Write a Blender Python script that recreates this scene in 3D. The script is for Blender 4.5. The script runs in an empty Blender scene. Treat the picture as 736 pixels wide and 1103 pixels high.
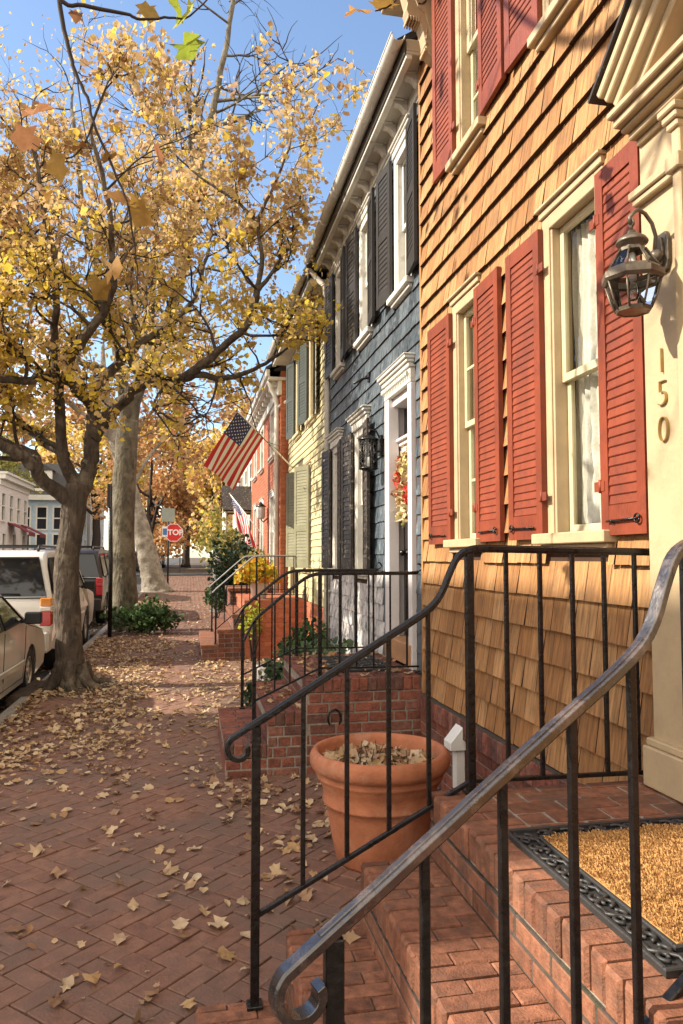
import bpy, bmesh, math, random
import numpy as np
from mathutils import Vector, Matrix, noise as mnoise

random.seed(7)
SC = bpy.context.scene
COL = SC.collection
rad = math.radians

# ------------------------------------------------------------------ camera, sky, sun, exposure
H = 1.68
cam_d = bpy.data.cameras.new('camera')
cam = bpy.data.objects.new('camera', cam_d)
COL.objects.link(cam)
cam.location = (0, 0, H)
cam.rotation_euler = (rad(90 + 3.469), 0, rad(-11.496))
cam_d.sensor_fit = 'VERTICAL'
cam_d.sensor_height = 36.0
cam_d.lens = 36.0 * 800.0 / 1103.0
cam_d.clip_start = 0.05
cam_d.clip_end = 2000
SC.camera = cam

SUN_EL = rad(35.0)
SUN_B = rad(5.0)          # sun a little ahead of straight across the street
SUN = Vector((-math.cos(SUN_EL) * math.cos(SUN_B), math.cos(SUN_EL) * math.sin(SUN_B), math.sin(SUN_EL)))
sun_d = bpy.data.lights.new('sun', 'SUN')
sun_d.energy = 4.9
sun_d.angle = rad(0.55)
sun_d.color = (1.0, 0.90, 0.74)
sun = bpy.data.objects.new('sun', sun_d)
COL.objects.link(sun)
sun.location = (-10, 2, 15)
sun.rotation_euler = SUN.to_track_quat('Z', 'Y').to_euler()

W = bpy.data.worlds.new('World')
SC.world = W
W.use_nodes = True
nt = W.node_tree
bg = nt.nodes['Background']
sky = nt.nodes.new('ShaderNodeTexSky')
sky.sky_type = 'NISHITA'
sky.sun_disc = False
sky.sun_elevation = SUN_EL
sky.sun_rotation = math.atan2(SUN.x, SUN.y)
sky.air_density = 1.0
sky.dust_density = 0.6
sky.ozone_density = 1.5
# unseen cloud added behind the viewer as bright fill; clear blue ahead
N_, L_ = nt.nodes, nt.links
tcw = N_.new('ShaderNodeTexCoord')
sx = N_.new('ShaderNodeSeparateXYZ'); L_.new(tcw.outputs['Generated'], sx.inputs[0])
cn = N_.new('ShaderNodeTexNoise'); cn.inputs['Scale'].default_value = 2.6; cn.inputs['Detail'].default_value = 8; cn.inputs['Roughness'].default_value = 0.6
L_.new(tcw.outputs['Generated'], cn.inputs['Vector'])
m1 = N_.new('ShaderNodeMapRange'); m1.interpolation_type = 'SMOOTHSTEP'
m1.inputs['From Min'].default_value = 0.45; m1.inputs['From Max'].default_value = -0.35; m1.inputs['To Min'].default_value = 0.0; m1.inputs['To Max'].default_value = 0.43
L_.new(sx.outputs['Y'], m1.inputs['Value'])
hz = N_.new('ShaderNodeMapRange'); hz.interpolation_type = 'SMOOTHSTEP'      # a low bank of cloud near the horizon
hz.inputs['From Min'].default_value = 0.42; hz.inputs['From Max'].default_value = 0.16; hz.inputs['To Min'].default_value = 0.0; hz.inputs['To Max'].default_value = 0.21
L_.new(sx.outputs['Z'], hz.inputs['Value'])
ad = N_.new('ShaderNodeMath'); ad.operation = 'ADD'; L_.new(cn.outputs['Fac'], ad.inputs[0]); L_.new(m1.outputs[0], ad.inputs[1])
ad2 = N_.new('ShaderNodeMath'); ad2.operation = 'ADD'; L_.new(ad.outputs[0], ad2.inputs[0]); L_.new(hz.outputs[0], ad2.inputs[1])
m2 = N_.new('ShaderNodeMapRange'); m2.interpolation_type = 'SMOOTHSTEP'
m2.inputs['From Min'].default_value = 0.67; m2.inputs['From Max'].default_value = 0.82
L_.new(ad2.outputs[0], m2.inputs['Value'])
cm = N_.new('ShaderNodeMix'); cm.data_type = 'RGBA'; L_.new(m2.outputs[0], cm.inputs[0]); L_.new(sky.outputs[0], cm.inputs[6]); cm.inputs[7].default_value = (9.2, 8.2, 7.0, 1)
nt.links.new(cm.outputs[2], bg.inputs[0])
bg.inputs[1].default_value = 0.15
SC.view_settings.view_transform = 'Standard'
SC.view_settings.look = 'None'
SC.view_settings.exposure = 0.97
SC.view_settings.gamma = 1.0
SC.view_settings.use_curve_mapping = False
SC.cycles.max_bounces = 6
SC.cycles.transparent_max_bounces = 12
SC.cycles.use_denoising = True


def g(y):
    """the street climbs gently away from the camera"""
    if y < 13: return 0.0
    if y < 20: return 0.018 * (y - 13) ** 2 / 14.0
    if y < 70: return 0.063 + 0.018 * (y - 20)
    return 0.963


# ------------------------------------------------------------------ materials
MATS = {}


def pm(name, cols, rough=0.6, nscale=8.0, namt=0.25, bump=0.0, bscale=60.0, bdist=0.01, metal=0.0, stretch=None, spec=0.4, rvar=0.0, coat=0.0, dirt=None, dscale=1.5, dlo=0.5, dhi=0.7):
    """painted / mineral / wooden surface: colour by the 'var' of each piece, broken up by two noises"""
    m = bpy.data.materials.new(name)
    m.use_nodes = True
    n, l = m.node_tree.nodes, m.node_tree.links
    p = n['Principled BSDF']
    tc = n.new('ShaderNodeTexCoord')
    mp = n.new('ShaderNodeMapping')
    l.new(tc.outputs['Object'], mp.inputs[0])
    if stretch: mp.inputs['Scale'].default_value = stretch
    at = n.new('ShaderNodeAttribute'); at.attribute_name = 'var'
    rp = n.new('ShaderNodeValToRGB')
    els = rp.color_ramp.elements
    while len(els) > 1: els.remove(els[-1])
    for i, c in enumerate(cols):
        e = els[0] if i == 0 else els.new(i / max(1, len(cols) - 1))
        e.position = i / max(1, len(cols) - 1)
        e.color = (*c, 1)
    l.new(at.outputs['Fac'], rp.inputs[0])
    n1 = n.new('ShaderNodeTexNoise')
    n1.inputs['Scale'].default_value = nscale
    n1.inputs['Detail'].default_value = 6
    n1.inputs['Roughness'].default_value = 0.65
    l.new(mp.outputs[0], n1.inputs['Vector'])
    mr = n.new('ShaderNodeMapRange')
    mr.inputs['From Min'].default_value = 0.3
    mr.inputs['From Max'].default_value = 0.7
    mr.inputs['To Min'].default_value = 1 - namt
    mr.inputs['To Max'].default_value = 1 + namt * 0.6
    l.new(n1.outputs['Fac'], mr.inputs['Value'])
    mx = n.new('ShaderNodeMix'); mx.data_type = 'RGBA'; mx.blend_type = 'MULTIPLY'
    mx.inputs[0].default_value = 1
    l.new(rp.outputs[0], mx.inputs[6]); l.new(mr.outputs[0], mx.inputs[7])
    out = mx.outputs[2]
    if dirt:
        n3 = n.new('ShaderNodeTexNoise'); n3.inputs['Scale'].default_value = dscale
        n3.inputs['Detail'].default_value = 8; n3.inputs['Roughness'].default_value = 0.7
        l.new(tc.outputs['Object'], n3.inputs['Vector'])
        m3 = n.new('ShaderNodeMapRange'); m3.inputs['From Min'].default_value = dlo; m3.inputs['From Max'].default_value = dhi
        l.new(n3.outputs['Fac'], m3.inputs['Value'])
        x3 = n.new('ShaderNodeMix'); x3.data_type = 'RGBA'
        l.new(m3.outputs[0], x3.inputs[0]); l.new(out, x3.inputs[6]); x3.inputs[7].default_value = (*dirt, 1)
        out = x3.outputs[2]
    l.new(out, p.inputs['Base Color'])
    p.inputs['Roughness'].default_value = rough
    p.inputs['Metallic'].default_value = metal
    p.inputs['Specular IOR Level'].default_value = spec
    if coat: p.inputs['Coat Weight'].default_value = coat; p.inputs['Coat Roughness'].default_value = 0.08
    if rvar:
        r2 = n.new('ShaderNodeMapRange')
        r2.inputs['From Min'].default_value = 0.35; r2.inputs['From Max'].default_value = 0.65
        r2.inputs['To Min'].default_value = max(0.05, rough - rvar); r2.inputs['To Max'].default_value = min(1, rough + rvar)
        l.new(n1.outputs['Fac'], r2.inputs['Value']); l.new(r2.outputs[0], p.inputs['Roughness'])
    if bump:
        n2 = n.new('ShaderNodeTexNoise')
        n2.inputs['Scale'].default_value = bscale
        n2.inputs['Detail'].default_value = 5
        l.new(mp.outputs[0], n2.inputs['Vector'])
        b = n.new('ShaderNodeBump')
        b.inputs['Strength'].default_value = bump
        b.inputs['Distance'].default_value = bdist
        l.new(n2.outputs['Fac'], b.inputs['Height'])
        l.new(b.outputs[0], p.inputs['Normal'])
    MATS[name] = m
    return m


def leafmat(name, cols, trans=0.45):
    m = pm(name, cols, rough=0.6, nscale=30, namt=0.2, spec=0.25)
    n, l = m.node_tree.nodes, m.node_tree.links
    p = n['Principled BSDF']; o = n['Material Output']
    t = n.new('ShaderNodeBsdfTranslucent')
    src = p.inputs['Base Color'].links[0].from_socket
    l.new(src, t.inputs[0])
    mx = n.new('ShaderNodeMixShader'); mx.inputs[0].default_value = trans
    l.new(p.outputs[0], mx.inputs[1]); l.new(t.outputs[0], mx.inputs[2]); l.new(mx.outputs[0], o.inputs[0])
    return m


def glassmat(name, tint=(0.9, 0.95, 0.95), dark=0.0, ior=1.45, rough=0.02):
    """thin window glass: clear, or dark tinted, with a Fresnel reflection"""
    m = bpy.data.materials.new(name); m.use_nodes = True
    n, l = m.node_tree.nodes, m.node_tree.links
    o = n['Material Output']; n.remove(n['Principled BSDF'])
    tr = n.new('ShaderNodeBsdfTransparent'); tr.inputs[0].default_value = (*[c * (1 - dark) for c in tint], 1)
    gl = n.new('ShaderNodeBsdfGlossy'); gl.inputs['Roughness'].default_value = rough
    fr = n.new('ShaderNodeFresnel'); fr.inputs[0].default_value = ior
    nz = n.new('ShaderNodeTexNoise'); nz.inputs['Scale'].default_value = 3.0
    bp = n.new('ShaderNodeBump'); bp.inputs['Strength'].default_value = 0.06; bp.inputs['Distance'].default_value = 0.02
    l.new(nz.outputs['Fac'], bp.inputs['Height']); l.new(bp.outputs[0], gl.inputs['Normal']); l.new(bp.outputs[0], fr.inputs['Normal'])
    mx = n.new('ShaderNodeMixShader')
    l.new(fr.outputs[0], mx.inputs[0]); l.new(tr.outputs[0], mx.inputs[1]); l.new(gl.outputs[0], mx.inputs[2])
    l.new(mx.outputs[0], o.inputs[0])
    MATS[name] = m
    return m


pm('shingle_orange', [(0.29, 0.130, 0.042), (0.41, 0.203, 0.072), (0.49, 0.270, 0.112), (0.35, 0.158, 0.050)], 0.75, 5, 0.55, 0.6, 50, stretch=(1, 10, 0.9), dirt=(0.19, 0.105, 0.05), dscale=5.5, dlo=0.52, dhi=0.78)
pm('shingle_gap_shade', [(0.05, 0.022, 0.012)], 0.9)
pm('shingle_blue', [(0.038, 0.053, 0.068), (0.064, 0.084, 0.103), (0.10, 0.124, 0.145)], 0.5, 14, 0.55, 0.45, 30, rvar=0.15, stretch=(1, 2, 1), dirt=(0.20, 0.23, 0.25), dscale=6, dlo=0.56, dhi=0.72)
pm('shingle_sunlit', [(0.50, 0.47, 0.45), (0.62, 0.59, 0.57), (0.72, 0.69, 0.66)], 0.6, 10, 0.35, 0.4, 25, dirt=(0.16, 0.17, 0.20), dscale=9, dlo=0.52, dhi=0.62)
pm('clap_yellow', [(0.46, 0.40, 0.22), (0.53, 0.47, 0.27)], 0.6, 6, 0.16, 0.15, 40)
pm('cream', [(0.43, 0.325, 0.195), (0.46, 0.35, 0.21)], 0.55, 6, 0.16, 0.2, 40, dirt=(0.34, 0.26, 0.15), dscale=3, dlo=0.56, dhi=0.82)
pm('cream_sash', [(0.54, 0.46, 0.29)], 0.45, 6, 0.12, 0.1, 40)
pm('white', [(0.62, 0.60, 0.54)], 0.5, 7, 0.14, 0.1, 35, dirt=(0.33, 0.30, 0.25), dscale=7, dlo=0.58, dhi=0.75)
pm('white_trim', [(0.66, 0.62, 0.61)], 0.5, 5, 0.1, 0.05, 35)
pm('gutter_white', [(0.60, 0.58, 0.52)], 0.45, 3, 0.18, dirt=(0.28, 0.24, 0.19), dscale=4, dlo=0.55, dhi=0.75)
pm('soffit', [(0.52, 0.49, 0.42)], 0.6, 5, 0.14)
pm('gutter_dark', [(0.07, 0.06, 0.05)], 0.6, 6, 0.3)
pm('red_shutter', [(0.195, 0.037, 0.014), (0.22, 0.043, 0.016)], 0.55, 7, 0.28, 0.25, 70, stretch=(1, 1, .4), dirt=(0.12, 0.026, 0.014), dscale=6, dlo=0.5, dhi=0.75)
pm('dark_shutter', [(0.022, 0.021, 0.021), (0.03, 0.028, 0.027)], 0.45, 8, 0.3)
pm('brown_shutter', [(0.035, 0.026, 0.021)], 0.55, 8, 0.4, dirt=(0.30, 0.25, 0.20), dscale=20, dlo=0.56, dhi=0.66)
pm('olive_shutter', [(0.20, 0.19, 0.115)], 0.55, 6, 0.2)
pm('green_shutter', [(0.045, 0.052, 0.04)], 0.5, 6, 0.2)
pm('brick_step', [(0.155, 0.062, 0.034), (0.215, 0.086, 0.046), (0.27, 0.115, 0.064), (0.19, 0.074, 0.040)], 0.8, 26, 0.5, 0.45, 140, dirt=(0.085, 0.055, 0.04), dscale=4.5, dlo=0.50, dhi=0.72)
pm('brick_dark', [(0.13, 0.046, 0.032), (0.19, 0.062, 0.04), (0.24, 0.080, 0.05), (0.09, 0.045, 0.038), (0.26, 0.11, 0.075)], 0.85, 22, 0.5, 0.9, 70, dirt=(0.06, 0.045, 0.035), dscale=5, dlo=0.55, dhi=0.8)
pm('brick_paver', [(0.170, 0.085, 0.057), (0.205, 0.102, 0.068), (0.230, 0.120, 0.080), (0.188, 0.094, 0.063), (0.16, 0.088, 0.064)], 0.8, 14, 0.3, 0.5, 80, dirt=(0.135, 0.092, 0.070), dscale=1.6, dlo=0.42, dhi=0.68)
pm('brick_orange', [(0.34, 0.105, 0.05), (0.42, 0.14, 0.07), (0.30, 0.095, 0.048)], 0.75, 12, 0.25, 0.3, 60)
pm('mortar', [(0.30, 0.255, 0.205)], 0.95, 30, 0.4, 0.5, 100, dirt=(0.12, 0.10, 0.08), dscale=5)
pm('mortar_light', [(0.27, 0.235, 0.19)], 0.95, 30, 0.4, 0.5, 100, dirt=(0.16, 0.13, 0.10), dscale=6)
pm('mortar_dark', [(0.085, 0.062, 0.05)], 0.95, 30, 0.4, 0.5, 100, dirt=(0.04, 0.05, 0.025), dscale=6)
pm('earth', [(0.085, 0.06, 0.04)], 0.95, 20, 0.5, 0.8, 50)
pm('asphalt', [(0.055, 0.053, 0.052)], 0.9, 30, 0.3, 0.4, 150)
pm('stone', [(0.30, 0.27, 0.24)], 0.85, 10, 0.3, 0.4, 40)
pm('iron', [(0.007, 0.006, 0.006)], 0.32, 30, 0.35, 0.3, 45, spec=0.4, rvar=0.12, dirt=(0.03, 0.018, 0.011), dscale=16, dlo=0.62, dhi=0.74)
pm('iron_worn', [(0.022, 0.017, 0.017)], 0.28, 14, 0.5, 0.25, 40, spec=0.8, rvar=0.12, metal=0.0, coat=0.35, dirt=(0.12, 0.088, 0.075), dscale=11, dlo=0.50, dhi=0.68)
pm('terracotta', [(0.42, 0.155, 0.075)], 0.85, 6, 0.30, 0.4, 60, dirt=(0.48, 0.30, 0.21), dscale=5, dlo=0.52, dhi=0.85)
pm('soil', [(0.05, 0.033, 0.022), (0.09, 0.06, 0.04)], 0.95, 25, 0.5, 1.0, 60)
pm('coir', [(0.40, 0.21, 0.07), (0.52, 0.30, 0.11), (0.30, 0.14, 0.045)], 0.9, 40, 0.3)
pm('rubber', [(0.028, 0.028, 0.028)], 0.5, 20, 0.3, 0.2, 80, spec=0.5)
pm('bronze', [(0.17, 0.14, 0.105)], 0.42, 20, 0.45, 0.15, 60, metal=0.5)
pm('brass', [(0.40, 0.29, 0.11)], 0.4, 20, 0.2, metal=0.7)
pm('lace', [(0.56, 0.53, 0.46), (0.62, 0.59, 0.53)], 0.9, 60, 0.15)
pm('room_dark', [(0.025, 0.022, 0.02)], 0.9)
pm('roof', [(0.06, 0.058, 0.06)], 0.85, 12, 0.3, 0.4, 30)
pm('bark_near', [(0.068, 0.050, 0.036), (0.09, 0.066, 0.048)], 0.9, 9, 0.75, 1.0, 22, stretch=(1, 1, 0.28), bdist=0.05, dirt=(0.17, 0.14, 0.10), dscale=3.2, dlo=0.52, dhi=0.68)
pm('bark_grey', [(0.105, 0.088, 0.060)], 0.9, 7, 0.7, 0.9, 18, stretch=(1, 1, 0.4), bdist=0.05, dirt=(0.16, 0.14, 0.095), dscale=2.6, dlo=0.48, dhi=0.60)
pm('bark_pale', [(0.26, 0.225, 0.18)], 0.85, 4, 0.5, 0.6, 14, bdist=0.04, dirt=(0.15, 0.12, 0.09), dscale=3.0, dlo=0.5, dhi=0.57)
pm('bark_twig', [(0.040, 0.029, 0.023)], 0.85, 8, 0.3)
pm('paint_silver', [(0.56, 0.53, 0.47)], 0.35, 3, 0.05, metal=0.25, coat=0.5)
pm('paint_white', [(0.72, 0.71, 0.68)], 0.3, 3, 0.05, coat=0.6)
pm('paint_dark', [(0.022, 0.017, 0.015)], 0.35, 3, 0.1, coat=0.15)
pm('paint_blue', [(0.04, 0.09, 0.22)], 0.3, 3, 0.1, coat=0.7)
pm('bumper', [(0.50, 0.48, 0.45)], 0.45, 3, 0.08)
pm('black_plastic', [(0.018, 0.018, 0.018)], 0.5, 10, 0.2)
pm('tyre', [(0.02, 0.02, 0.02)], 0.85, 20, 0.3, 0.3, 60)
pm('alloy', [(0.45, 0.45, 0.45)], 0.35, 5, 0.1, metal=0.8)
pm('lamp_red', [(0.42, 0.012, 0.012)], 0.2, 30, 0.15, coat=0.8)
pm('lamp_amber', [(0.62, 0.22, 0.02)], 0.2, 30, 0.15, coat=0.8)
pm('lamp_clear', [(0.62, 0.60, 0.56)], 0.15, 30, 0.1, coat=0.8)
pm('sign_red', [(0.55, 0.025, 0.025)], 0.45, 4, 0.08)
pm('sign_white', [(0.75, 0.75, 0.73)], 0.5, 4, 0.05)
pm('sign_grey', [(0.28, 0.32, 0.28)], 0.5, 4, 0.12)
pm('sign_blue', [(0.06, 0.16, 0.42)], 0.5, 4, 0.05)
pm('flag_red', [(0.48, 0.025, 0.035)], 0.8, 60, 0.1)
pm('flag_white', [(0.72, 0.70, 0.67)], 0.8, 60, 0.08)
pm('flag_blue', [(0.03, 0.035, 0.13)], 0.8, 60, 0.1)
pm('door_dark', [(0.035, 0.03, 0.03)], 0.35, 6, 0.2)
pm('wood_sill', [(0.40, 0.21, 0.10)], 0.6, 8, 0.25, stretch=(1, 0.2, 1))
pm('pvc', [(0.72, 0.72, 0.68)], 0.4, 5, 0.08)
pm('pale_house', [(0.64, 0.57, 0.53)], 0.7, 5, 0.12)
pm('blue_house_far', [(0.42, 0.53, 0.62)], 0.7, 5, 0.12)
pm('cream_house', [(0.58, 0.50, 0.36)], 0.7, 5, 0.12)
pm('grey_house', [(0.38, 0.37, 0.36)], 0.7, 5, 0.12)
pm('awning_red', [(0.17, 0.022, 0.028)], 0.7, 5, 0.15)
pm('pumpkin_wood', [(0.16, 0.14, 0.12)], 0.8, 6, 0.4, 0.5, 30)
pm('dark_glass', [(0.012, 0.014, 0.018)], 0.05, 3, 0.1, spec=0.45)
glassmat('glass', (0.93, 0.95, 0.93), 0.02, 1.42)
glassmat('glass_tint', (0.5, 0.52, 0.55), 0.6, 1.6)
leafmat('leaf_tan', [(0.38, 0.22, 0.11), (0.57, 0.39, 0.19), (0.67, 0.49, 0.25), (0.68, 0.49, 0.14), (0.72, 0.54, 0.06), (0.62, 0.48, 0.07)], 0.5)
leafmat('leaf_yellow', [(0.52, 0.33, 0.05), (0.66, 0.47, 0.05), (0.58, 0.42, 0.12), (0.42, 0.40, 0.06), (0.46, 0.29, 0.12)])
leafmat('leaf_rust', [(0.30, 0.12, 0.05), (0.42, 0.19, 0.075), (0.52, 0.28, 0.11), (0.48, 0.32, 0.14), (0.33, 0.20, 0.09)])
leafmat('leaf_olive', [(0.20, 0.21, 0.05), (0.32, 0.30, 0.08), (0.40, 0.33, 0.12)])
leafmat('leaf_big', [(0.34, 0.16, 0.05), (0.30, 0.20, 0.045), (0.48, 0.29, 0.075), (0.42, 0.20, 0.10)], 0.35)
leafmat('leaf_bright', [(0.30, 0.38, 0.05), (0.48, 0.48, 0.06)], 0.45)
leafmat('leaf_green', [(0.028, 0.060, 0.022), (0.05, 0.10, 0.03), (0.09, 0.15, 0.05)], 0.2)
leafmat('leaf_dark', [(0.018, 0.035, 0.018), (0.035, 0.06, 0.025)], 0.15)
leafmat('leaf_ivy', [(0.03, 0.055, 0.03), (0.06, 0.10, 0.045), (0.16, 0.20, 0.10)], 0.15)
leafmat('petal', [(0.62, 0.45, 0.03), (0.70, 0.55, 0.05), (0.62, 0.22, 0.03), (0.35, 0.42, 0.06)], 0.3)
leafmat('wreath_leaf', [(0.62, 0.50, 0.24), (0.55, 0.50, 0.18), (0.60, 0.07, 0.04), (0.30, 0.14, 0.06), (0.70, 0.60, 0.36)], 0.2)
leafmat('litter', [(0.20, 0.10, 0.05), (0.45, 0.31, 0.18), (0.56, 0.42, 0.26), (0.46, 0.30, 0.14), (0.30, 0.16, 0.08), (0.62, 0.50, 0.33), (0.24, 0.13, 0.07)], 0.15)


# ------------------------------------------------------------------ mesh builder
class MB:
    def __init__(s): s.v = []; s.f = []; s.m = []; s.var = []; s.sm = []; s.mats = []

    def mi(s, m):
        if m not in s.mats: s.mats.append(m)
        return s.mats.index(m)

    def add(s, vs, fs, mat, var=None, smooth=False):
        b = len(s.v); k = s.mi(mat)
        s.v.extend([tuple(p) for p in vs])
        va = random.random() if var is None else var
        for f in fs:
            s.f.append(tuple(b + i for i in f)); s.m.append(k); s.var.append(va); s.sm.append(smooth)
        return s

    def obox(s, o, a, b, c, mat, var=None, ch=0.0):
        """box from corner o with edge vectors a, b, c; ch chamfers the far (c) face"""
        o, a, b, c = Vector(o), Vector(a), Vector(b), Vector(c)
        if ch:
            da, db, dc = a.normalized() * ch, b.normalized() * ch, c.normalized() * ch
            l0 = [o, o + a, o + a + b, o + b]
            l1 = [p + c - dc for p in l0]
            l2 = [o + c + da + db, o + a + c - da + db, o + a + b + c - da - db, o + b + c + da - db]
            vs = l0 + l1 + l2
            fs = [(3, 2, 1, 0)] + [(i, (i + 1) % 4, 4 + (i + 1) % 4, 4 + i) for i in range(4)] + [(4 + i, 4 + (i + 1) % 4, 8 + (i + 1) % 4, 8 + i) for i in range(4)] + [(8, 9, 10, 11)]
        else:
            vs = [o, o + a, o + a + b, o + b, o + c, o + a + c, o + a + b + c, o + b + c]
            fs = [(3, 2, 1, 0), (4, 5, 6, 7), (0, 1, 5, 4), (1, 2, 6, 5), (2, 3, 7, 6), (3, 0, 4, 7)]
        return s.add(vs, fs, mat, var)

    def box(s, x0, x1, y0, y1, z0, z1, mat, var=None, ch=0.0):
        return s.obox((x0, y0, z0), (x1 - x0, 0, 0), (0, y1 - y0, 0), (0, 0, z1 - z0), mat, var, ch)

    def tube(s, pts, rs, n, mat, var=None, cap=True, smooth=True, jit=0.0):
        pts = [Vector(p) for p in pts]
        if not hasattr(rs, '__len__'): rs = [rs] * len(pts)
        vs = []; prev = None
        for i, p in enumerate(pts):
            t = (pts[min(i + 1, len(pts) - 1)] - pts[max(i - 1, 0)])
            if t.length < 1e-9: t = Vector((0, 0, 1))
            t.normalize()
            if prev is None:
                u = t.orthogonal().normalized()
            else:
                u = (prev - t * prev.dot(t))
                u = u.normalized() if u.length > 1e-6 else t.orthogonal().normalized()
            prev = u; w = t.cross(u)
            for k in range(n):
                a = 2 * math.pi * k / n
                r = rs[i] * (1 + (random.uniform(-jit, jit) if jit else 0))
                vs.append(p + (u * math.cos(a) + w * math.sin(a)) * r)
        fs = []
        for i in range(len(pts) - 1):
            for k in range(n):
                fs.append((i * n + k, i * n + (k + 1) % n, (i + 1) * n + (k + 1) % n, (i + 1) * n + k))
        if cap:
            fs.append(tuple(reversed(range(n)))); e = (len(pts) - 1) * n
            fs.append(tuple(range(e, e + n)))
        return s.add(vs, fs, mat, var, smooth)

    def strap(s, pts, w, t, side, mat, var=None):
        """flat bar of width w (along side) and thickness t following pts"""
        pts = [Vector(p) for p in pts]; side = Vector(side).normalized(); vs = []
        for i, p in enumerate(pts):
            d = (pts[min(i + 1, len(pts) - 1)] - pts[max(i - 1, 0)]).normalized()
            up = side.cross(d).normalized()
            c = 0.3
            for a, b in ((-1, -1), (1, -1), (1, -1 + c), (1, 1 - c), (1 - c, 1), (-1 + c, 1), (-1, 1 - c), (-1, -1 + c)):
                vs.append(p + side * (w / 2 * a) + up * (t / 2 * b))
        n = 8; fs = []
        for i in range(len(pts) - 1):
            for k in range(n):
                fs.append((i * n + k, i * n + (k + 1) % n, (i + 1) * n + (k + 1) % n, (i + 1) * n + k))
        fs.append(tuple(reversed(range(n)))); e = (len(pts) - 1) * n
        fs.append(tuple(range(e, e + n)))
        return s.add(vs, fs, mat, var)

    def lathe(s, prof, cx, cy, cz, n, mat, var=None, smooth=True):
        vs = []
        for r, z in prof:
            for k in range(n):
                a = 2 * math.pi * k / n
                vs.append((cx + r * math.cos(a), cy + r * math.sin(a), cz + z))
        fs = []
        for i in range(len(prof) - 1):
            for k in range(n):
                fs.append((i * n + k, i * n + (k + 1) % n, (i + 1) * n + (k + 1) % n, (i + 1) * n + k))
        return s.add(vs, fs, mat, var, smooth)

    def prism(s, poly, o, u, v, d, mat, var=None):
        """polygon (list of 2-D points) in the plane o,u,v pushed along d"""
        o, u, v, d = Vector(o), Vector(u), Vector(v), Vector(d); n = len(poly)
        vs = [o + u * a + v * b for a, b in poly]; vs += [p + d for p in vs]
        fs = [tuple(reversed(range(n))), tuple(range(n, 2 * n))] + [(i, (i + 1) % n, n + (i + 1) % n, n + i) for i in range(n)]
        return s.add(vs, fs, mat, var)

    def build(s, name, parent=None, recalc=True, bevel=0.0):
        me = bpy.data.meshes.new(name)
        off = Vector(parent_loc(parent)) if parent else Vector((0, 0, 0))
        me.from_pydata([(p[0] - off[0], p[1] - off[1], p[2] - off[2]) for p in s.v], [], s.f)
        for m in s.mats: me.materials.append(MATS[m])
        me.polygons.foreach_set('material_index', s.m)
        me.polygons.foreach_set('use_smooth', s.sm)
        a = me.attributes.new('var', 'FLOAT', 'FACE'); a.data.foreach_set('value', s.var)
        if recalc:
            bm = bmesh.new(); bm.from_mesh(me)
            bmesh.ops.recalc_face_normals(bm, faces=bm.faces[:]); bm.to_mesh(me); bm.free()
        o = bpy.data.objects.new(name, me); COL.objects.link(o)
        if parent: o.parent = parent
        if bevel:
            b = o.modifiers.new('edge', 'BEVEL'); b.width = bevel; b.segments = 1; b.limit_method = 'ANGLE'; b.angle_limit = rad(50)
        return o


def parent_loc(p):
    v = Vector((0, 0, 0))
    while p is not None: v += p.location; p = p.parent
    return v


def thing(name, label, cat, loc=(0, 0, 0), group=None):
    o = bpy.data.objects.new(name, None); COL.objects.link(o); o.location = loc
    o.empty_display_size = 0.2
    o['label'] = label; o['category'] = cat
    if group: o['group'] = group
    return o


def tag(o, label, cat, group=None):
    o['label'] = label; o['category'] = cat
    if group: o['group'] = group
    return o


def struct(o): o['kind'] = 'structure'; return o
def stuff(o): o['kind'] = 'stuff'; return o


def copy_tree(o, parent=None):
    c = o.copy(); COL.objects.link(c)
    if parent is not None: c.parent = parent
    for ch in list(o.children): copy_tree(ch, c)
    return c


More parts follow.
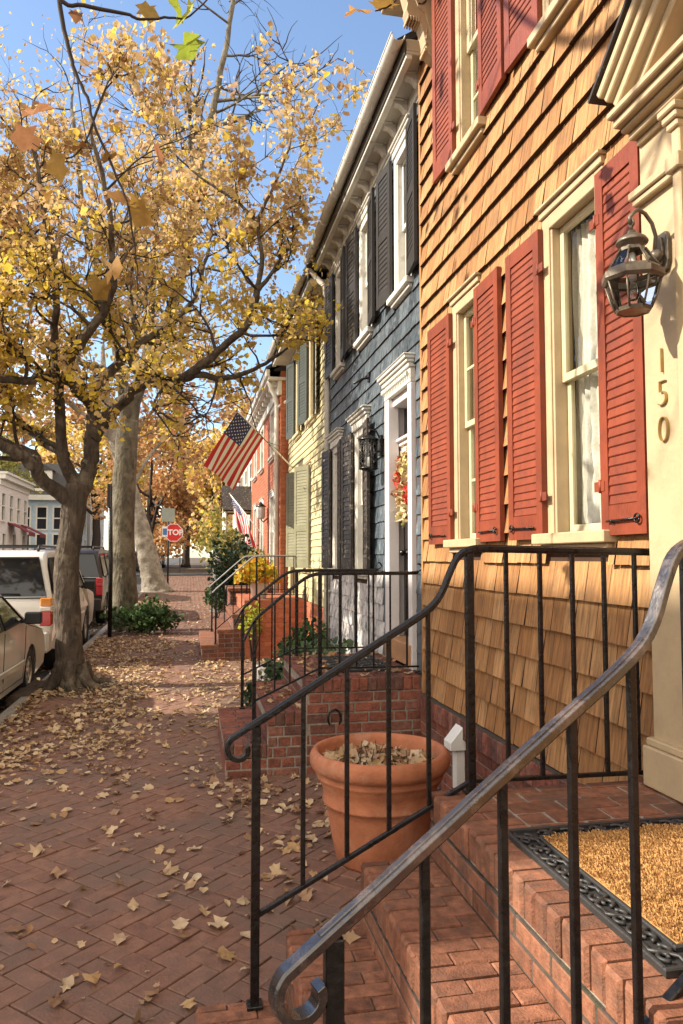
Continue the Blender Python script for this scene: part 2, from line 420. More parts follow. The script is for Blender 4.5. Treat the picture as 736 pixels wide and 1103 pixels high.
def leaf_mesh(name, pts, mat, parent=None, size=0.07, aspect=0.6, shape='leaf', flat=None, sizes=None, vars_=None, droop=0.0, seed=1):
    """many small folded leaves at pts, in one mesh"""
    rng = np.random.default_rng(seed)
    P = np.asarray(pts, float); n = len(P)
    off = np.array(parent_loc(parent)) if parent else np.zeros(3)
    P = P - off
    if flat is None:
        nrm = rng.normal(size=(n, 3)); nrm[:, 2] += 0.3
    else:
        nrm = rng.normal(size=(n, 3)) * flat; nrm[:, 2] += 1
    nrm /= np.linalg.norm(nrm, axis=1)[:, None]
    t = rng.normal(size=(n, 3)); t[:, 2] -= droop
    t -= nrm * np.sum(t * nrm, 1)[:, None]; t /= np.linalg.norm(t, axis=1)[:, None]
    b = np.cross(nrm, t)
    sz = size * rng.uniform(0.6, 1.35, n) if sizes is None else np.asarray(sizes)
    if shape == 'leaf':
        prof = [(-.5, 0, 0), (-.1, .5, .12), (.25, .36, .1), (.5, 0, -.05), (.25, -.36, .1), (-.1, -.5, .12)]
        fi = [(0, 1, 2, 3), (0, 3, 4, 5)]
    elif shape == 'samara':
        prof = [(-.5, 0, 0), (0, .5, .1), (.5, .1, 0), (0, -.4, -.08)]
        fi = [(0, 1, 2, 3)]
    else:  # maple
        prof = [(0, 0, .06), (-.5, 0, -.02), (-.34, .16, .03), (-.30, .48, .12), (-.10, .33, .02), (.14, .50, .14), (.24, .27, .02), (.50, 0, .10), (.24, -.27, .02), (.14, -.50, .05), (-.10, -.33, .02), (-.30, -.46, .1), (-.34, -.16, .03)]
        fi = [(0, i, i + 1 if i < 12 else 1) for i in range(1, 13)]
    k = len(prof)
    V = np.zeros((n, k, 3))
    curl = rng.uniform(0.2, 1.6, n)
    asp = aspect * rng.uniform(0.7, 1.25, n)
    for j, (x, y, z) in enumerate(prof):
        jit = rng.normal(size=n) * (0.07 if shape == 'maple' else 0.0); z = z + (rng.normal(size=n) * .06 if shape == 'maple' else 0)
        V[:, j] = P + (t * (x + jit)[:, None] + b * (y * asp * (1 / 0.6 if shape == 'maple' else 1.4))[:, None] + nrm * (np.asarray(z) * curl)[:, None]) * sz[:, None]
    nf = len(fi); lens = [len(f) for f in fi]
    loops = np.concatenate([np.array(f) for f in fi])
    L = (loops[None, :] + (np.arange(n) * k)[:, None]).ravel()
    me = bpy.data.meshes.new(name)
    me.vertices.add(n * k); me.vertices.foreach_set('co', V.ravel())
    me.loops.add(len(L)); me.loops.foreach_set('vertex_index', L.astype(np.int32))
    me.polygons.add(n * nf)
    st = np.concatenate([[0], np.cumsum(np.tile(lens, n))[:-1]])
    me.polygons.foreach_set('loop_start', st.astype(np.int32))
    me.update(calc_edges=True)
    va = rng.random(n) if vars_ is None else np.asarray(vars_)
    a = me.attributes.new('var', 'FLOAT', 'FACE'); a.data.foreach_set('value', np.repeat(va, nf).astype(np.float32))
    me.materials.append(MATS[mat])
    me.validate()
    o = bpy.data.objects.new(name, me); COL.objects.link(o)
    if parent: o.parent = parent
    return o


def text_mesh(name, body, size, mat, origin, u, v, depth, parent=None, align='CENTER', bold=0.0):
    """lettering built from Blender's own font, laid in the plane u (right), v (up)"""
    cu = bpy.data.curves.new(name, 'FONT'); cu.body = body; cu.size = size; cu.align_x = align; cu.align_y = 'CENTER'
    cu.extrude = depth / 2; cu.offset = bold
    tmp = bpy.data.objects.new(name, cu); COL.objects.link(tmp)
    dg = bpy.context.evaluated_depsgraph_get(); dg.update()
    me = bpy.data.meshes.new_from_object(tmp.evaluated_get(dg))
    bpy.data.objects.remove(tmp)
    u, v = Vector(u).normalized(), Vector(v).normalized(); w = u.cross(v)
    M = Matrix((u, v, w)).transposed().to_4x4(); M.translation = Vector(origin) - (parent_loc(parent) if parent else Vector())
    me.transform(M); me.materials.clear(); me.materials.append(MATS[mat])
    o = bpy.data.objects.new(name, me); COL.objects.link(o)
    if parent: o.parent = parent
    return o


# ================================================================== SETTING
mb = MB()
ys = [-150, -20, 0, 13, 15, 17, 20, 30, 45, 70, 160, 900]
for a, b in zip(ys[:-1], ys[1:]):
    mb.add([(-600, a, g(a) - .16), (600, a, g(a) - .16), (600, b, g(b) - .16), (-600, b, g(b) - .16)], [(0, 1, 2, 3)], 'earth', .5)
struct(mb.build('ground'))
mb = MB()
for a, b in zip(ys[1:-1], ys[2:]):
    mb.add([(-8.6, a, g(a) - .14), (-1.98, a, g(a) - .14), (-1.98, b, g(b) - .14), (-8.6, b, g(b) - .14)], [(0, 1, 2, 3)], 'asphalt', .5)
struct(mb.build('street'))
mb = MB()
mb.add([(-60, 47, g(47) - .135), (60, 47, g(47) - .135), (60, 54, g(54) - .135), (-60, 54, g(54) - .135)], [(0, 1, 2, 3)], 'asphalt', .5)
struct(mb.build('cross_street'))
# kerb of stone blocks
mb = MB(); y = -6.0
while y < 46.5:
    l = random.uniform(1.1, 1.6)
    mb.obox((-1.98, y, g(y) - .2), (.15, 0, 0), (0, l - .012, g(y + l) - g(y)), (0, 0, .205), 'stone', ch=.012); y += l
struct(mb.build('kerb'))
mb = MB()
for a, b in zip([-20, 13, 15, 17, 20, 30, 46], [13, 15, 17, 20, 30, 46, 46.5]):
    mb.add([(-10.6, a, g(a) - .01), (-8.6, a, g(a) - .01), (-8.6, b, g(b) - .01), (-10.6, b, g(b) - .01), (-8.6, a, g(a) - .2), (-8.6, b, g(b) - .2)], [(0, 1, 2, 3), (1, 4, 5, 2)], 'brick_paver', .5)
struct(mb.build('far_sidewalk'))

# sidewalk: every paver of the 45 degree herringbone is real, laid in a bed of dark sand
mb = MB()
yb = [-3, 6, 13, 14, 15, 16, 17, 18, 19, 20, 46.5]
for a, b in zip(yb[:-1], yb[1:]):
    mb.add([(-1.83, a, g(a) - .012), (2.2, a, g(a) - .012), (2.2, b, g(b) - .012), (-1.83, b, g(b) - .012)], [(0, 1, 2, 3)], 'mortar_dark', .5)
w_ = 0.102
c45 = math.cos(math.pi / 4)
PITS = [(-1.55, 10.2, .62), (-1.42, 17.5, .7), (-1.55, 31.5, .9)]
for d in range(-280, 280):
    for k in range(-330, 330):
        for vert in (0, 1):
            x0, y0 = (k + 4 * d, k) if not vert else (k + 4 * d, k + 1)
            lx, ly = (2, 1) if not vert else (1, 2)
            cx_, cy_ = x0 + lx / 2, y0 + ly / 2
            wx = (cx_ * c45 + cy_ * c45) * w_; wy = (-cx_ * c45 + cy_ * c45) * w_ + 1.0
            if not (-1.80 < wx < 1.98 and 0.9 < wy < 46.2): continue
            if any(abs(wx - a) < r and abs(wy - b) < r for a, b, r in PITS): continue
            if wx > 1.0 and (1.2 < wy < 2.6): continue
            gp = .0032 if wy < 12 else .0025
            zz = g(wy) + random.uniform(-.0035, .0035) + .004 * mnoise.noise((wx * 1.3, wy * 1.3, 0))
            tx, ty = random.gauss(0, .006), random.gauss(0, .006)
            rot = -math.pi / 4 + random.gauss(0, .012)
            u = Vector((math.cos(rot), math.sin(rot), 0)); v = Vector((-math.sin(rot), math.cos(rot), 0))
            hx, hy = lx * w_ / 2 - gp, ly * w_ / 2 - gp
            c = Vector((wx, wy, zz)); vs = []
            for in_, dz in ((0, -.016), (0, -.003), (.0035, 0)):
                for a, b in ((-1, -1), (1, -1), (1, 1), (-1, 1)):
                    p = c + u * (a * (hx - in_)) + v * (b * (hy - in_)); p.z += dz + a * tx * .1 + b * ty * .1
                    vs.append(p)
            fs = [(8, 9, 10, 11)] + [(4 + i, 4 + (i + 1) % 4, 8 + (i + 1) % 4, 8 + i) for i in range(4)]
            if wy < 14: fs += [(i, (i + 1) % 4, 4 + (i + 1) % 4, 4 + i) for i in range(4)]
            vv = .5 + .42 * mnoise.noise((wx * .7, wy * .7, 3)) + random.uniform(-.3, .3)
            mb.add(vs, fs, 'brick_paver', min(1, max(0, vv)))
struct(mb.build('sidewalk', recalc=False))
mb = MB()
for a, b, r in PITS:
    mb.box(a - r + .03, a + r - .03, b - r + .03, b + r - .03, g(b) - .1, g(b) - .004 + .02 * (b < 12), 'earth', .5, .03)
struct(mb.build('soil'))


# ================================================================== HOUSE PARTS
def grid_wall(mb, x0, x1, y0, y1, z0, z1, ops, mat):
    """a wall slab with rectangular openings (y0,y1,z0,z1)"""
    yc = sorted({y0, y1} | {v for o in ops for v in o[:2] if y0 < v < y1})
    zc = sorted({z0, z1} | {v for o in ops for v in o[2:4] if z0 < v < z1})
    for a, b in zip(yc[:-1], yc[1:]):
        run = None
        for c, d in zip(zc[:-1], zc[1:]):
            hole = any(o[0] < (a + b) / 2 < o[1] and o[2] < (c + d) / 2 < o[3] for o in ops)
            if hole:
                if run: mb.box(x0, x1, a, b, run[0], run[1], mat, .5); run = None
            else:
                run = (run[0], d) if run else (c, d)
        if run: mb.box(x0, x1, a, b, run[0], run[1], mat, .5)


def shingles(mb, X, y0, y1, z0, z1, expo, ops, mat, wr=(.10, .22), t=.013, rough=.004, matf=None, z_off=0.0):
    z = z0
    while z < z1:
        zt = min(z + expo, z1)
        segs = [(y0, y1)]
        for o in ops:
            if o[2] < zt - .01 and o[3] > z + .01:
                ns = []
                for a, b in segs:
                    if o[1] <= a or o[0] >= b: ns.append((a, b)); continue
                    if o[0] > a: ns.append((a, o[0]))
                    if o[1] < b: ns.append((o[1], b))
                segs = ns
        for a, b in segs:
            y = a
            while y < b - .004:
                w = random.uniform(*wr)
                e = min(y + w, b)
                if b - e < .05: e = b
                dz = random.uniform(-rough, rough); tt = t * random.uniform(.85, 1.15)
                xb = X - .007 - tt; xt = X - .0035; zb = z + dz
                gap = .0024
                vs = [(xb, y + gap, zb), (xb, e - gap, zb + random.uniform(-.002, .002)), (xt, e - gap, zt + .012), (xt, y + gap, zt + .012), (X + .004, y + gap, zb), (X + .004, e - gap, zb)]
                vr = random.random(); mm_ = matf(y, z) if matf else mat
                mb.add(vs[:4], [(0, 3, 2, 1)], mm_, vr)
                mb.add(vs, [(0, 1, 5, 4), (0, 4, 3), (1, 2, 5)], 'shingle_gap_shade', vr)   # butts and sides painted dark to deepen the course-line shade
                y = e
        z += expo


def clapboards(mb, X, y0, y1, z0, z1, expo, ops, mat):
    z = z0
    while z < z1:
        zt = min(z + expo, z1); segs = [(y0, y1)]
        for o in ops:
            if o[2] < zt - .01 and o[3] > z + .01:
                ns = []
                for a, b in segs:
                    if o[1] <= a or o[0] >= b: ns.append((a, b)); continue
                    if o[0] > a: ns.append((a, o[0]))
                    if o[1] < b: ns.append((o[1], b))
                segs = ns
        for a, b in segs:
            vs = [(X - .022, a, z), (X - .022, b, z), (X - .004, b, zt + .01), (X - .004, a, zt + .01), (X + .004, a, z), (X + .004, b, z)]
            mb.add(vs, [(0, 3, 2, 1), (0, 1, 5, 4)], mat)
        z += expo


def window(parent, X, y0, y1, z0, z1, trim, sash, muntin=False, vm=False, cap=True, curt=True, cas=.075, gm='glass'):
    """double-hung window facing -X: window > sash, pane, sill, curtain"""
    m = MB()
    for a, b, c, d in ((y0, y0 + cas, z0, z1), (y1 - cas, y1, z0, z1)):
        m.box(X - .020, X + .11, a, b, c, d, trim, .5)
    m.box(X - .021, X + .11, y0 + cas, y1 - cas, z1 - cas, z1, trim, .5)
    for s in (0, 1):   # moulded inner bead of the casing
        ye = y0 + cas if s == 0 else y1 - cas - .016
        m.box(X - .010, X + .08, ye, ye + .016, z0, z1 - cas, trim, .5)
    if cap:
        m.box(X - .035, X + .03, y0 - .01, y1 + .01, z1 + .001, z1 + .04, trim, .5)
        m.box(X - .055, X + .03, y0 - .02, y1 + .02, z1 + .041, z1 + .06, trim, .5)
    fr = m.build('window', parent, bevel=.004)
    m = MB(); m.box(X - .085, X + .10, y0 - .05, y1 + .05, z0 - .055, z0, trim, .5); m.box(X - .05, X + .05, y0 - .02, y1 + .02, z0 - .09, z0 - .056, trim, .5)
    m.build('sill', fr, bevel=.005)
    a, b = y0 + cas + .017, y1 - cas - .017; zm = (z0 + z1 - cas) / 2
    m = MB(); r = .036
    for x, c, d in ((X + .035, zm - .02, z1 - cas - .001), (X + .062, z0 + .001, zm + .02)):
        m.box(x, x + .026, a, a + r, c, d, sash, .5); m.box(x, x + .026, b - r, b, c, d, sash, .5)
        m.box(x - .001, x + .026, a + r, b - r, c, c + .042, sash, .5); m.box(x - .001, x + .026, a + r, b - r, d - r, d, sash, .5)
        if muntin: m.box(x + .004, x + .022, a + r, b - r, (c + d) / 2 - .010, (c + d) / 2 + .010, sash, .5)
        if vm: m.box(x + .003, x + .023, (a + b) / 2 - .009, (a + b) / 2 + .009, c + .042, d - r, sash, .5)
    m.build('sash', fr, bevel=.003)
    m = MB()
    for x, c, d in ((X + .048, zm, z1 - cas - r), (X + .075, z0 + .04, zm)):
        m.add([(x, a + r, c), (x, b - r, c), (x, b - r, d), (x, a + r, d)], [(0, 3, 2, 1)], gm, .5)
    m.build('pane', fr)
    if curt:
        m = MB(); n = 60; L = b - a
        for (p, q, ph) in ((a - .01, a + L * .58, 0), (a + L * .57, b + .01, 2.0)):
            vs = []; rows = 24
            for j in range(rows + 1):
                z = z0 + .05 + (z1 - cas - z0 - .06) * j / rows
                for i in range(n + 1):
                    s_ = i / n
                    edge = .014 * math.sin(j * 2.1 + ph) * (s_ if ph == 0 else 1 - s_)
                    y = p + (q - p) * s_ + edge
                    vs.append((X + .122 + .012 * math.sin(s_ * (q - p) * 105 + ph + .5 * math.sin(j * .4)) + .01 * math.sin(s_ * 9 + ph), y, z))
            fs = [(j * (n + 1) + i, j * (n + 1) + i + 1, (j + 1) * (n + 1) + i + 1, (j + 1) * (n + 1) + i) for j in range(rows) for i in range(n)]
            m.add(vs, fs, 'lace', .6, True)
        m.build('curtain', fr, recalc=False)
    return fr


def shutter(parent, hx, hy, s, w, z0, z1, mat, ang=4, nsl=None, mid=None, hw='iron', gauge=.030, hardware=True, latch=True):
    """louvred shutter hinged at (hx,hy), running to +y (s=1) or -y (s=-1), free end swung out by ang degrees"""
    a = rad(ang)
    du = Vector((-math.sin(a), s * math.cos(a), 0)); dn = Vector((-math.cos(a), -s * math.sin(a), 0)); up = Vector((0, 0, 1))
    o = Vector((hx, hy, 0)) + dn * .006
    m = MB(); st = .062

    def bx(u0, u1, za, zb, n0, n1): m.obox(o + du * u0 + up * za + dn * n0, du * (u1 - u0), up * (zb - za), dn * (n1 - n0), mat)
    bx(0, st, z0, z1, 0, gauge); bx(w - st, w, z0, z1, 0, gauge)
    rails = [(z0, z0 + .13), (z1 - .085, z1)]
    if mid: rails.append((mid - .045, mid + .045))
    for c, d in rails: bx(st, w - st, c, d, .001, gauge - .001)
    bx(st, w - st, z0 + .1, z1 - .06, 0.0, .006)
    fields = [(z0 + .13, z1 - .085)] if not mid else [(z0 + .13, mid - .045), (mid + .045, z1 - .085)]
    pitch = .042 if nsl is None else (z1 - z0 - .2) / nsl
    for c, d in fields:
        n = max(1, int((d - c) / pitch)); pp = (d - c) / n
        for i in range(n):
            zz = c + pp * i
            m.obox(o + du * st + up * (zz + .001) + dn * (gauge - .007), du * (w - 2 * st), up * .0045 + dn * .003, up * (pp * 1.06) - dn * .0075, mat)
    sh = m.build('shutter', parent)
    if hardware:
        for zz in (z0 + .22, z1 - .22):
            m = MB()
            m.obox(o - du * .05 + up * (zz - .022) + dn * gauge * .9, du * .085, up * .044, dn * .006, mat)
            m.tube([o + up * (zz - .03) + dn * (gauge + .003), o + up * (zz + .03) + dn * (gauge + .003)], .007, 8, mat)
            m.build('hinge', sh)
    if hardware and latch:
        m = MB()
        zz = z0 + .06
        m.tube([o + du * (w * .18) + up * zz + dn * (gauge + .012), o + du * (w * .86) + up * (zz + .004) + dn * (gauge + .012)], .005, 6, hw)
        c = o + du * (w * .86) + up * (zz + .004) + dn * (gauge + .012)
        m.tube([c + du * (.018 * math.cos(t * .7)) + up * (.018 * math.sin(t * .7)) for t in range(10)], .0045, 6, hw)
        m.tube([o + du * (w * .3) + up * zz + dn * gauge, o + du * (w * .3) + up * zz + dn * (gauge + .018)], .007, 6, hw)
        m.build('latch', sh)
    return sh


def brick_face(mb, o, u, v, nrm, w, h, bl, bh, mat, mm, gap=.010, th=.014, bond='run', skip=None, ragged=.0012, seedoff=0):
    """brickwork on a rectangle: real bricks (bl x bh) proud of a mortar sheet"""
    o, u, v, nrm = Vector(o), Vector(u), Vector(v), Vector(nrm)
    mb.obox(o - nrm * .03, u * w, v * h, nrm * (.03 + th * .45), mm)
    rows = max(1, round(h / bh)); ph = h / rows
    for r in range(rows):
        x = -((bl / 2) if (r % 2 and bond == 'run') else 0)
        if bond == 'third': x = -bl * (.45 if (r + seedoff) % 2 else .0)
        if bond == 'random': x = -random.uniform(0, bl)
        while x < w - .004:
            L = bl
            if bond == 'random': L = bl * random.choice((1, 1, .5, 1))
            a = max(0, x) + gap / 2; b = min(w, x + L) - gap / 2
            if b - a > .015 and not (skip and skip((a + b) / 2, (r + .5) * ph)):
                mb.obox(o + u * a + v * (r * ph + gap / 2), u * (b - a), v * (ph - gap), nrm * (th + random.uniform(-ragged, ragged)), mat, ch=.004)
            x += L


def gutter(parent, x, y0, y1, z, mat='gutter_white', r=.058):
    m = MB(); n = 10; prof = [(x + r * math.cos(math.pi * (1 + k / n)), z + r * math.sin(math.pi * (1 + k / n))) for k in range(n + 1)]
    prof += [(p - (x - p if False else 0), q) for p, q in []]
    vs = [(p, y0, q) for p, q in prof] + [(p, y1, q) for p, q in prof]
    inn = [(x + (p - x) * .9, z + (q - z) * .9) for p, q in prof]
    k = n + 1
    vs += [(p, y0, q) for p, q in inn] + [(p, y1, q) for p, q in inn]
    fs = [(i, i + 1, k + i + 1, k + i) for i in range(n)] + [(2 * k + i, 3 * k + i, 3 * k + i + 1, 2 * k + i + 1) for i in range(n)]
    fs += [(i, 2 * k + i, 2 * k + i + 1, i + 1) for i in range(n)] + [(k + i, k + i + 1, 3 * k + i + 1, 3 * k + i) for i in range(n)]
    fs += [(0, k, 3 * k, 2 * k), (n, 2 * k + n, 3 * k + n, k + n)]
    m.add(vs, fs, mat, .5, True)
    m.tube([(x - r, y0, z + .004), (x - r, y1, z + .004)], .008, 6, mat, .5)
    y = y0 + .4
    while y < y1:
        m.tube([(x + r * 1.03 * math.cos(math.pi * (1 + t / 8)), y, z + r * 1.03 * math.sin(math.pi * (1 + t / 8))) for t in range(9)], .008, 6, mat, .5); y += .75
    return m.build('gutter', parent)


def body(mb, X, y0, y1, z0, z1, depth, mat, roof_z, overh, eave_x):
    """sides, dark interior and pitched roof behind a front wall"""
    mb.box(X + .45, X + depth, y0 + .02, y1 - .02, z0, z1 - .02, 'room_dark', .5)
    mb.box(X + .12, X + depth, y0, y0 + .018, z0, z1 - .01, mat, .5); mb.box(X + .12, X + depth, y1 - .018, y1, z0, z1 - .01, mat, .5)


def roof(parent, ex, X, y0, y1, ze, depth, rise):
    m = MB(); xm = X + depth / 2
    m.prism([(ex, ze), (xm, ze + rise), (X + depth + .3, ze), (X + depth + .3, ze + .05), (xm, ze + rise + .06), (ex - .01, ze + .06)], (0, y0, 0), (1, 0, 0), (0, 0, 1), (0, y1 - y0, 0), 'roof', .5)
    m.prism([(ex + .15, ze + .002), (X + depth, ze + .002), (xm, ze + rise - .08)], (0, y0 + .03, 0), (1, 0, 0), (0, 0, 1), (0, y1 - y0 - .06, 0), 'roof', .5)
    return m.build('roof', parent)


# ================================================================== ORANGE HOUSE
X = 1.85
oh = thing('shingled_house', 'orange wood-shingled house with red shutters and cream doorway marked 150', 'house', (X, 2.5, 0))
OW = [(3.00, 3.60, 1.80, 3.48), (4.49, 5.00, 1.80, 3.48), (2.97, 3.56, 4.50, 6.12), (4.37, 4.89, 4.50, 6.12)]
DOOR = (.95, 2.63, .6, 3.5)
mb = MB()
grid_wall(mb, X, X + .12, -3.0, 5.73, .60, 6.6, OW + [(1.40, 2.2, .6, 3.0)], 'shingle_gap_shade')
shingles(mb, X, -3.0, 5.71, .615, 6.45, .172, [(a - .0, b + .0, c - .03, d) for a, b, c, d in OW] + [DOOR], 'shingle_orange', wr=(.09, .21), t=.027, rough=.0018)
body(mb, X, -3.0, 5.73, .5, 6.6, 7, 'shingle_orange', 0, 0, 0)
mb.build('wall', oh)
m = MB(); m.box(X - .026, X + .03, 5.705, 5.745, .6, 6.2, 'shingle_orange', .4); m.build('corner_board', oh)
for i, (a, b, c, d) in enumerate(OW):
    window(oh, X, a, b, c, d, 'cream', 'cream_sash', muntin=(i % 2 == 1))
for (hy, s, w) in [(3.585, 1, .40), (3.015, -1, .345), (4.985, 1, .46), (4.505, -1, .40)]: shutter(oh, X - .016, hy, s, w, 1.775, 3.43, 'red_shutter', 1.2)
for (hy, s, w) in [(3.55, 1, .39), (2.98, -1, .36), (4.88, 1, .38), (4.38, -1, .40)]: shutter(oh, X - .016, hy, s, w, 4.53, 6.10, 'red_shutter', 2.5, latch=False)
# foundation with a projecting row of upright bricks
m = MB()
brick_face(m, (1.795, 2.72, .47), (0, 1, 0), (0, 0, 1), (-1, 0, 0), 3.0, .135, .076, .135, 'brick_dark', 'mortar_dark', gap=.007, bond='stack', th=.02)
m.box(1.795, 1.87, 2.72, 5.72, .47, .604, 'mortar_dark', .5)
brick_face(m, (1.815, 2.725, -.02), (0, 1, 0), (0, 0, 1), (-1, 0, 0), 3.0, .485, .21, .075, 'brick_dark', 'mortar')
m.box(1.82, 1.97, -3, 2.72, -.1, .6, 'brick_dark', .5); m.box(1.826, 1.97, 2.72, 5.72, -.1, .468, 'mortar_dark', .5)
m.build('foundation', oh)
m = MB()   # white dryer vent hood low on the wall
m.prism([(0, 0), (-.11, -.13), (-.11, -.18), (0, -.18)], (1.80, 4.72, .585), (1, 0, 0), (0, 0, 1), (0, .13, 0), 'pvc', .5)
m.box(1.74, 1.80, 4.745, 4.825, .14, .404, 'pvc', .5)
m.build('vent_hood', oh, bevel=.004)
# cornice and bracket
m = MB()
m.box(1.50, X + .1, -3.2, 5.73, 6.18, 6.22, 'cream', .5); m.box(1.47, 1.56, -3.2, 5.75, 6.221, 6.36, 'cream', .5); m.box(1.40, 1.56, -3.2, 5.78, 6.361, 6.42, 'cream', .5)
m.box(1.79, X + .02, -3.0, 5.728, 6.08, 6.179, 'cream', .5); m.box(1.76, 1.79, -3.0, 5.728, 6.13, 6.179, 'cream', .5)
m.build('cornice', oh, bevel=.006)
for yb in (5.30, 3.9, 2.4):
    m = MB(); pr = [(1.848, 6.178), (1.57, 6.178), (1.565, 6.10), (1.585, 6.02), (1.60, 5.97), (1.59, 5.92), (1.61, 5.87), (1.66, 5.86), (1.70, 5.83), (1.725, 5.76), (1.74, 5.68), (1.755, 5.60), (1.80, 5.56), (1.848, 5.54)]
    m.prism(pr, (0, yb, 0), (1, 0, 0), (0, 0, 1), (0, .11, 0), 'cream', .5)
    pr2 = [(x_ + .035 if x_ < 1.8 else x_ - .03, z_ - .03 if z_ > 6 else z_ + .035) for x_, z_ in pr]
    m.prism([(1.80, 6.12), (1.64, 6.12), (1.65, 6.03), (1.68, 5.95), (1.74, 5.90), (1.77, 5.80), (1.80, 5.68)], (0, yb - .012, 0), (1, 0, 0), (0, 0, 1), (0, .134, 0), 'cream', .4)
    for k in range(5): m.box(1.60 + k * .022, 1.612 + k * .022, yb - .006, yb + .116, 5.845 - k * .004, 5.875, 'cream', .5)
    for k in range(4): m.box(1.733 + k * .006, 1.76, yb - .006, yb + .116, 5.60 + k * .05, 5.63 + k * .05, 'cream', .5)
    for k in range(6):
        t_ = .3 + k * .3
        m.tube([(1.70 + .05 * math.cos(t_), yb - .018, 6.03 - .06 * math.sin(t_)), (1.70 + .05 * math.cos(t_), yb - .006, 6.03 - .06 * math.sin(t_))], .009, 8, 'brown_shutter')
    m.build('bracket', oh, bevel=.004)
roof(oh, 1.40, X, -3.2, 5.74, 6.43, 7, 2.6)
# doorway: pilasters, entablature and pediment
dw = MB()
dw.box(1.80, X + .1, .78, 2.632, 2.98, 3.60, 'cream', .5)
for (a, b) in ((2.33, 2.622), (.80, 1.105)):
    dw.box(1.765, X + .1, a, b, .805, 3.37, 'cream', .5)
    ym = a if a > 2 else b
    dw.box(1.725, 1.768, ym - .012, ym + .035, 1.0, 3.31, 'cream', .5)
    dw.box(1.725, X + .05, a - .02, b + .015, .803, .955, 'cream', .5); dw.box(1.738, X + .05, a - .012, b + .01, .956, .985, 'cream', .5)
    dw.box(1.735, X + .05, a - .012, b + .012, 3.09, 3.115, 'cream', .5); dw.box(1.722, X + .05, a - .02, b + .02, 3.116, 3.15, 'cream', .5)
    dw.box(1.705, 1.80, ym - .026, ym + .05, 3.092, 3.152, 'cream', .5)
    for k in range(3): dw.box(1.712 - k * .012, 1.80, ym - .018 - k * .01, ym + .045 + k * .01, 3.25 + k * .028, 3.277 + k * .028, 'cream', .5)
for (x, e, c, d) in ((1.745, .012, 3.335, 3.357), (1.715, .018, 3.358, 3.385), (1.685, .024, 3.386, 3.405), (1.655, .03, 3.406, 3.44), (1.63, .036, 3.441, 3.47)):
    dw.box(x, X + .02, .79 - e, 2.60 + e, c, d, 'cream', .5)
ya = 1.70; HW = .90
for s_ in (1, -1):
    for (x, off, th) in ((1.615, .10, .035), (1.635, .065, .034), (1.66, .02, .044), (1.70, -.02, .039)):
        p0 = Vector((x, ya + s_ * HW, 3.472)); d_ = Vector((0, -s_ * HW, .84 * HW / 1.045)); n_ = Vector((0, s_ * .84, 1.045)).normalized()
        dw.obox(p0 + n_ * off, d_ * 1.02, n_ * th, Vector((X + .02 - x, 0, 0)), 'cream', .5)
dw.prism([(-.80, 0), (.80, 0), (0, .66)], (1.775, ya, 3.472), (0, 1, 0), (0, 0, 1), (.07, 0, 0), 'shingle_orange', .3)
dwo = dw.build('doorway', oh, bevel=.005)
m = MB()
for s_ in (1, -1):
    p0 = Vector((1.60, ya + s_ * (HW + .03), 3.455)); d_ = Vector((0, -s_ * (HW + .03), .866 * (HW + .03) / 1.075)); n_ = Vector((0, s_ * .84, 1.045)).normalized()
    m.obox(p0 + n_ * .137, d_ * 1.02, n_ * .014, Vector((.26, 0, 0)), 'brown_shutter', .5)
m.build('pediment_roof', dwo)
m = MB(); m.box(X + .02, X + .07, 1.41, 2.19, .81, 2.99, 'red_shutter', .5)
for a, b in ((1.50, 1.76), (1.84, 2.10)):
    for c, d in ((.95, 1.6), (1.75, 2.75)): m.box(X + .005, X + .03, a, b, c, d, 'red_shutter', .5)
m.build('door', oh, bevel=.006)
for ch, zz in (('1', 2.425), ('5', 2.30), ('0', 2.16)):
    text_mesh('house_number', ch, .15, 'brass', (1.758, 2.50, zz), (0, -1, 0), (0, 0, 1), .010, oh, bold=-.005)

# ================================================================== BLUE HOUSE
X = 1.90
bh = thing('shingled_house', 'slate-blue shingled house with dark shutters, white cornice and wreathed door', 'house', (X, 7.5, 0))
BW = [(7.86, 8.47, 1.53, 3.14), (9.30, 9.86, 1.53, 3.14), (6.16, 6.72, 4.14, 5.50), (7.62, 8.22, 4.14, 5.50), (9.10, 9.66, 4.14, 5.50)]
BD = (6.12, 7.00, .70, 3.24)
mb = MB()
grid_wall(mb, X, X + .12, 5.75, 10.12, .2, 6.0, BW + [BD], 'shingle_gap_shade')
def bm_(y, z): return 'shingle_sunlit' if z < 1.42 and y > 7.15 else 'shingle_blue'  # blue siding under the windows, strong sun painted in as a pale colour
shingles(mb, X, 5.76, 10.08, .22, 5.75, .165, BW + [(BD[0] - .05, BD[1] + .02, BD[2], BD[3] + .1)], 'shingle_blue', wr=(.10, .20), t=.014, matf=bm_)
body(mb, X, 5.75, 10.12, .1, 6.0, 7, 'shingle_blue', 0, 0, 0)
mb.build('wall', bh)
for i, (a, b, c, d) in enumerate(BW):
    wo = window(bh, X, a, b, c, d, 'white', 'white', vm=True, cap=False, curt=False, cas=.08)
    m = MB()
    hz = d
    for k, (e, x, t0, t1) in enumerate(((.01, .04, 0, .07), (.02, .055, .071, .10), (.04, .075, .101, .125), (.06, .09, .126, .14))):
        if i > 1 and k > 2: continue
        sc = 1.25 if i < 2 else .9
        m.box(X - x * sc, X + .02, a - e * sc - (.1 if i < 2 else 0), b + e * sc + (.02 if i < 2 else 0), hz + t0 * sc + .001, hz + t1 * sc, 'white', .5)
    m.build('hood', wo, bevel=.005)
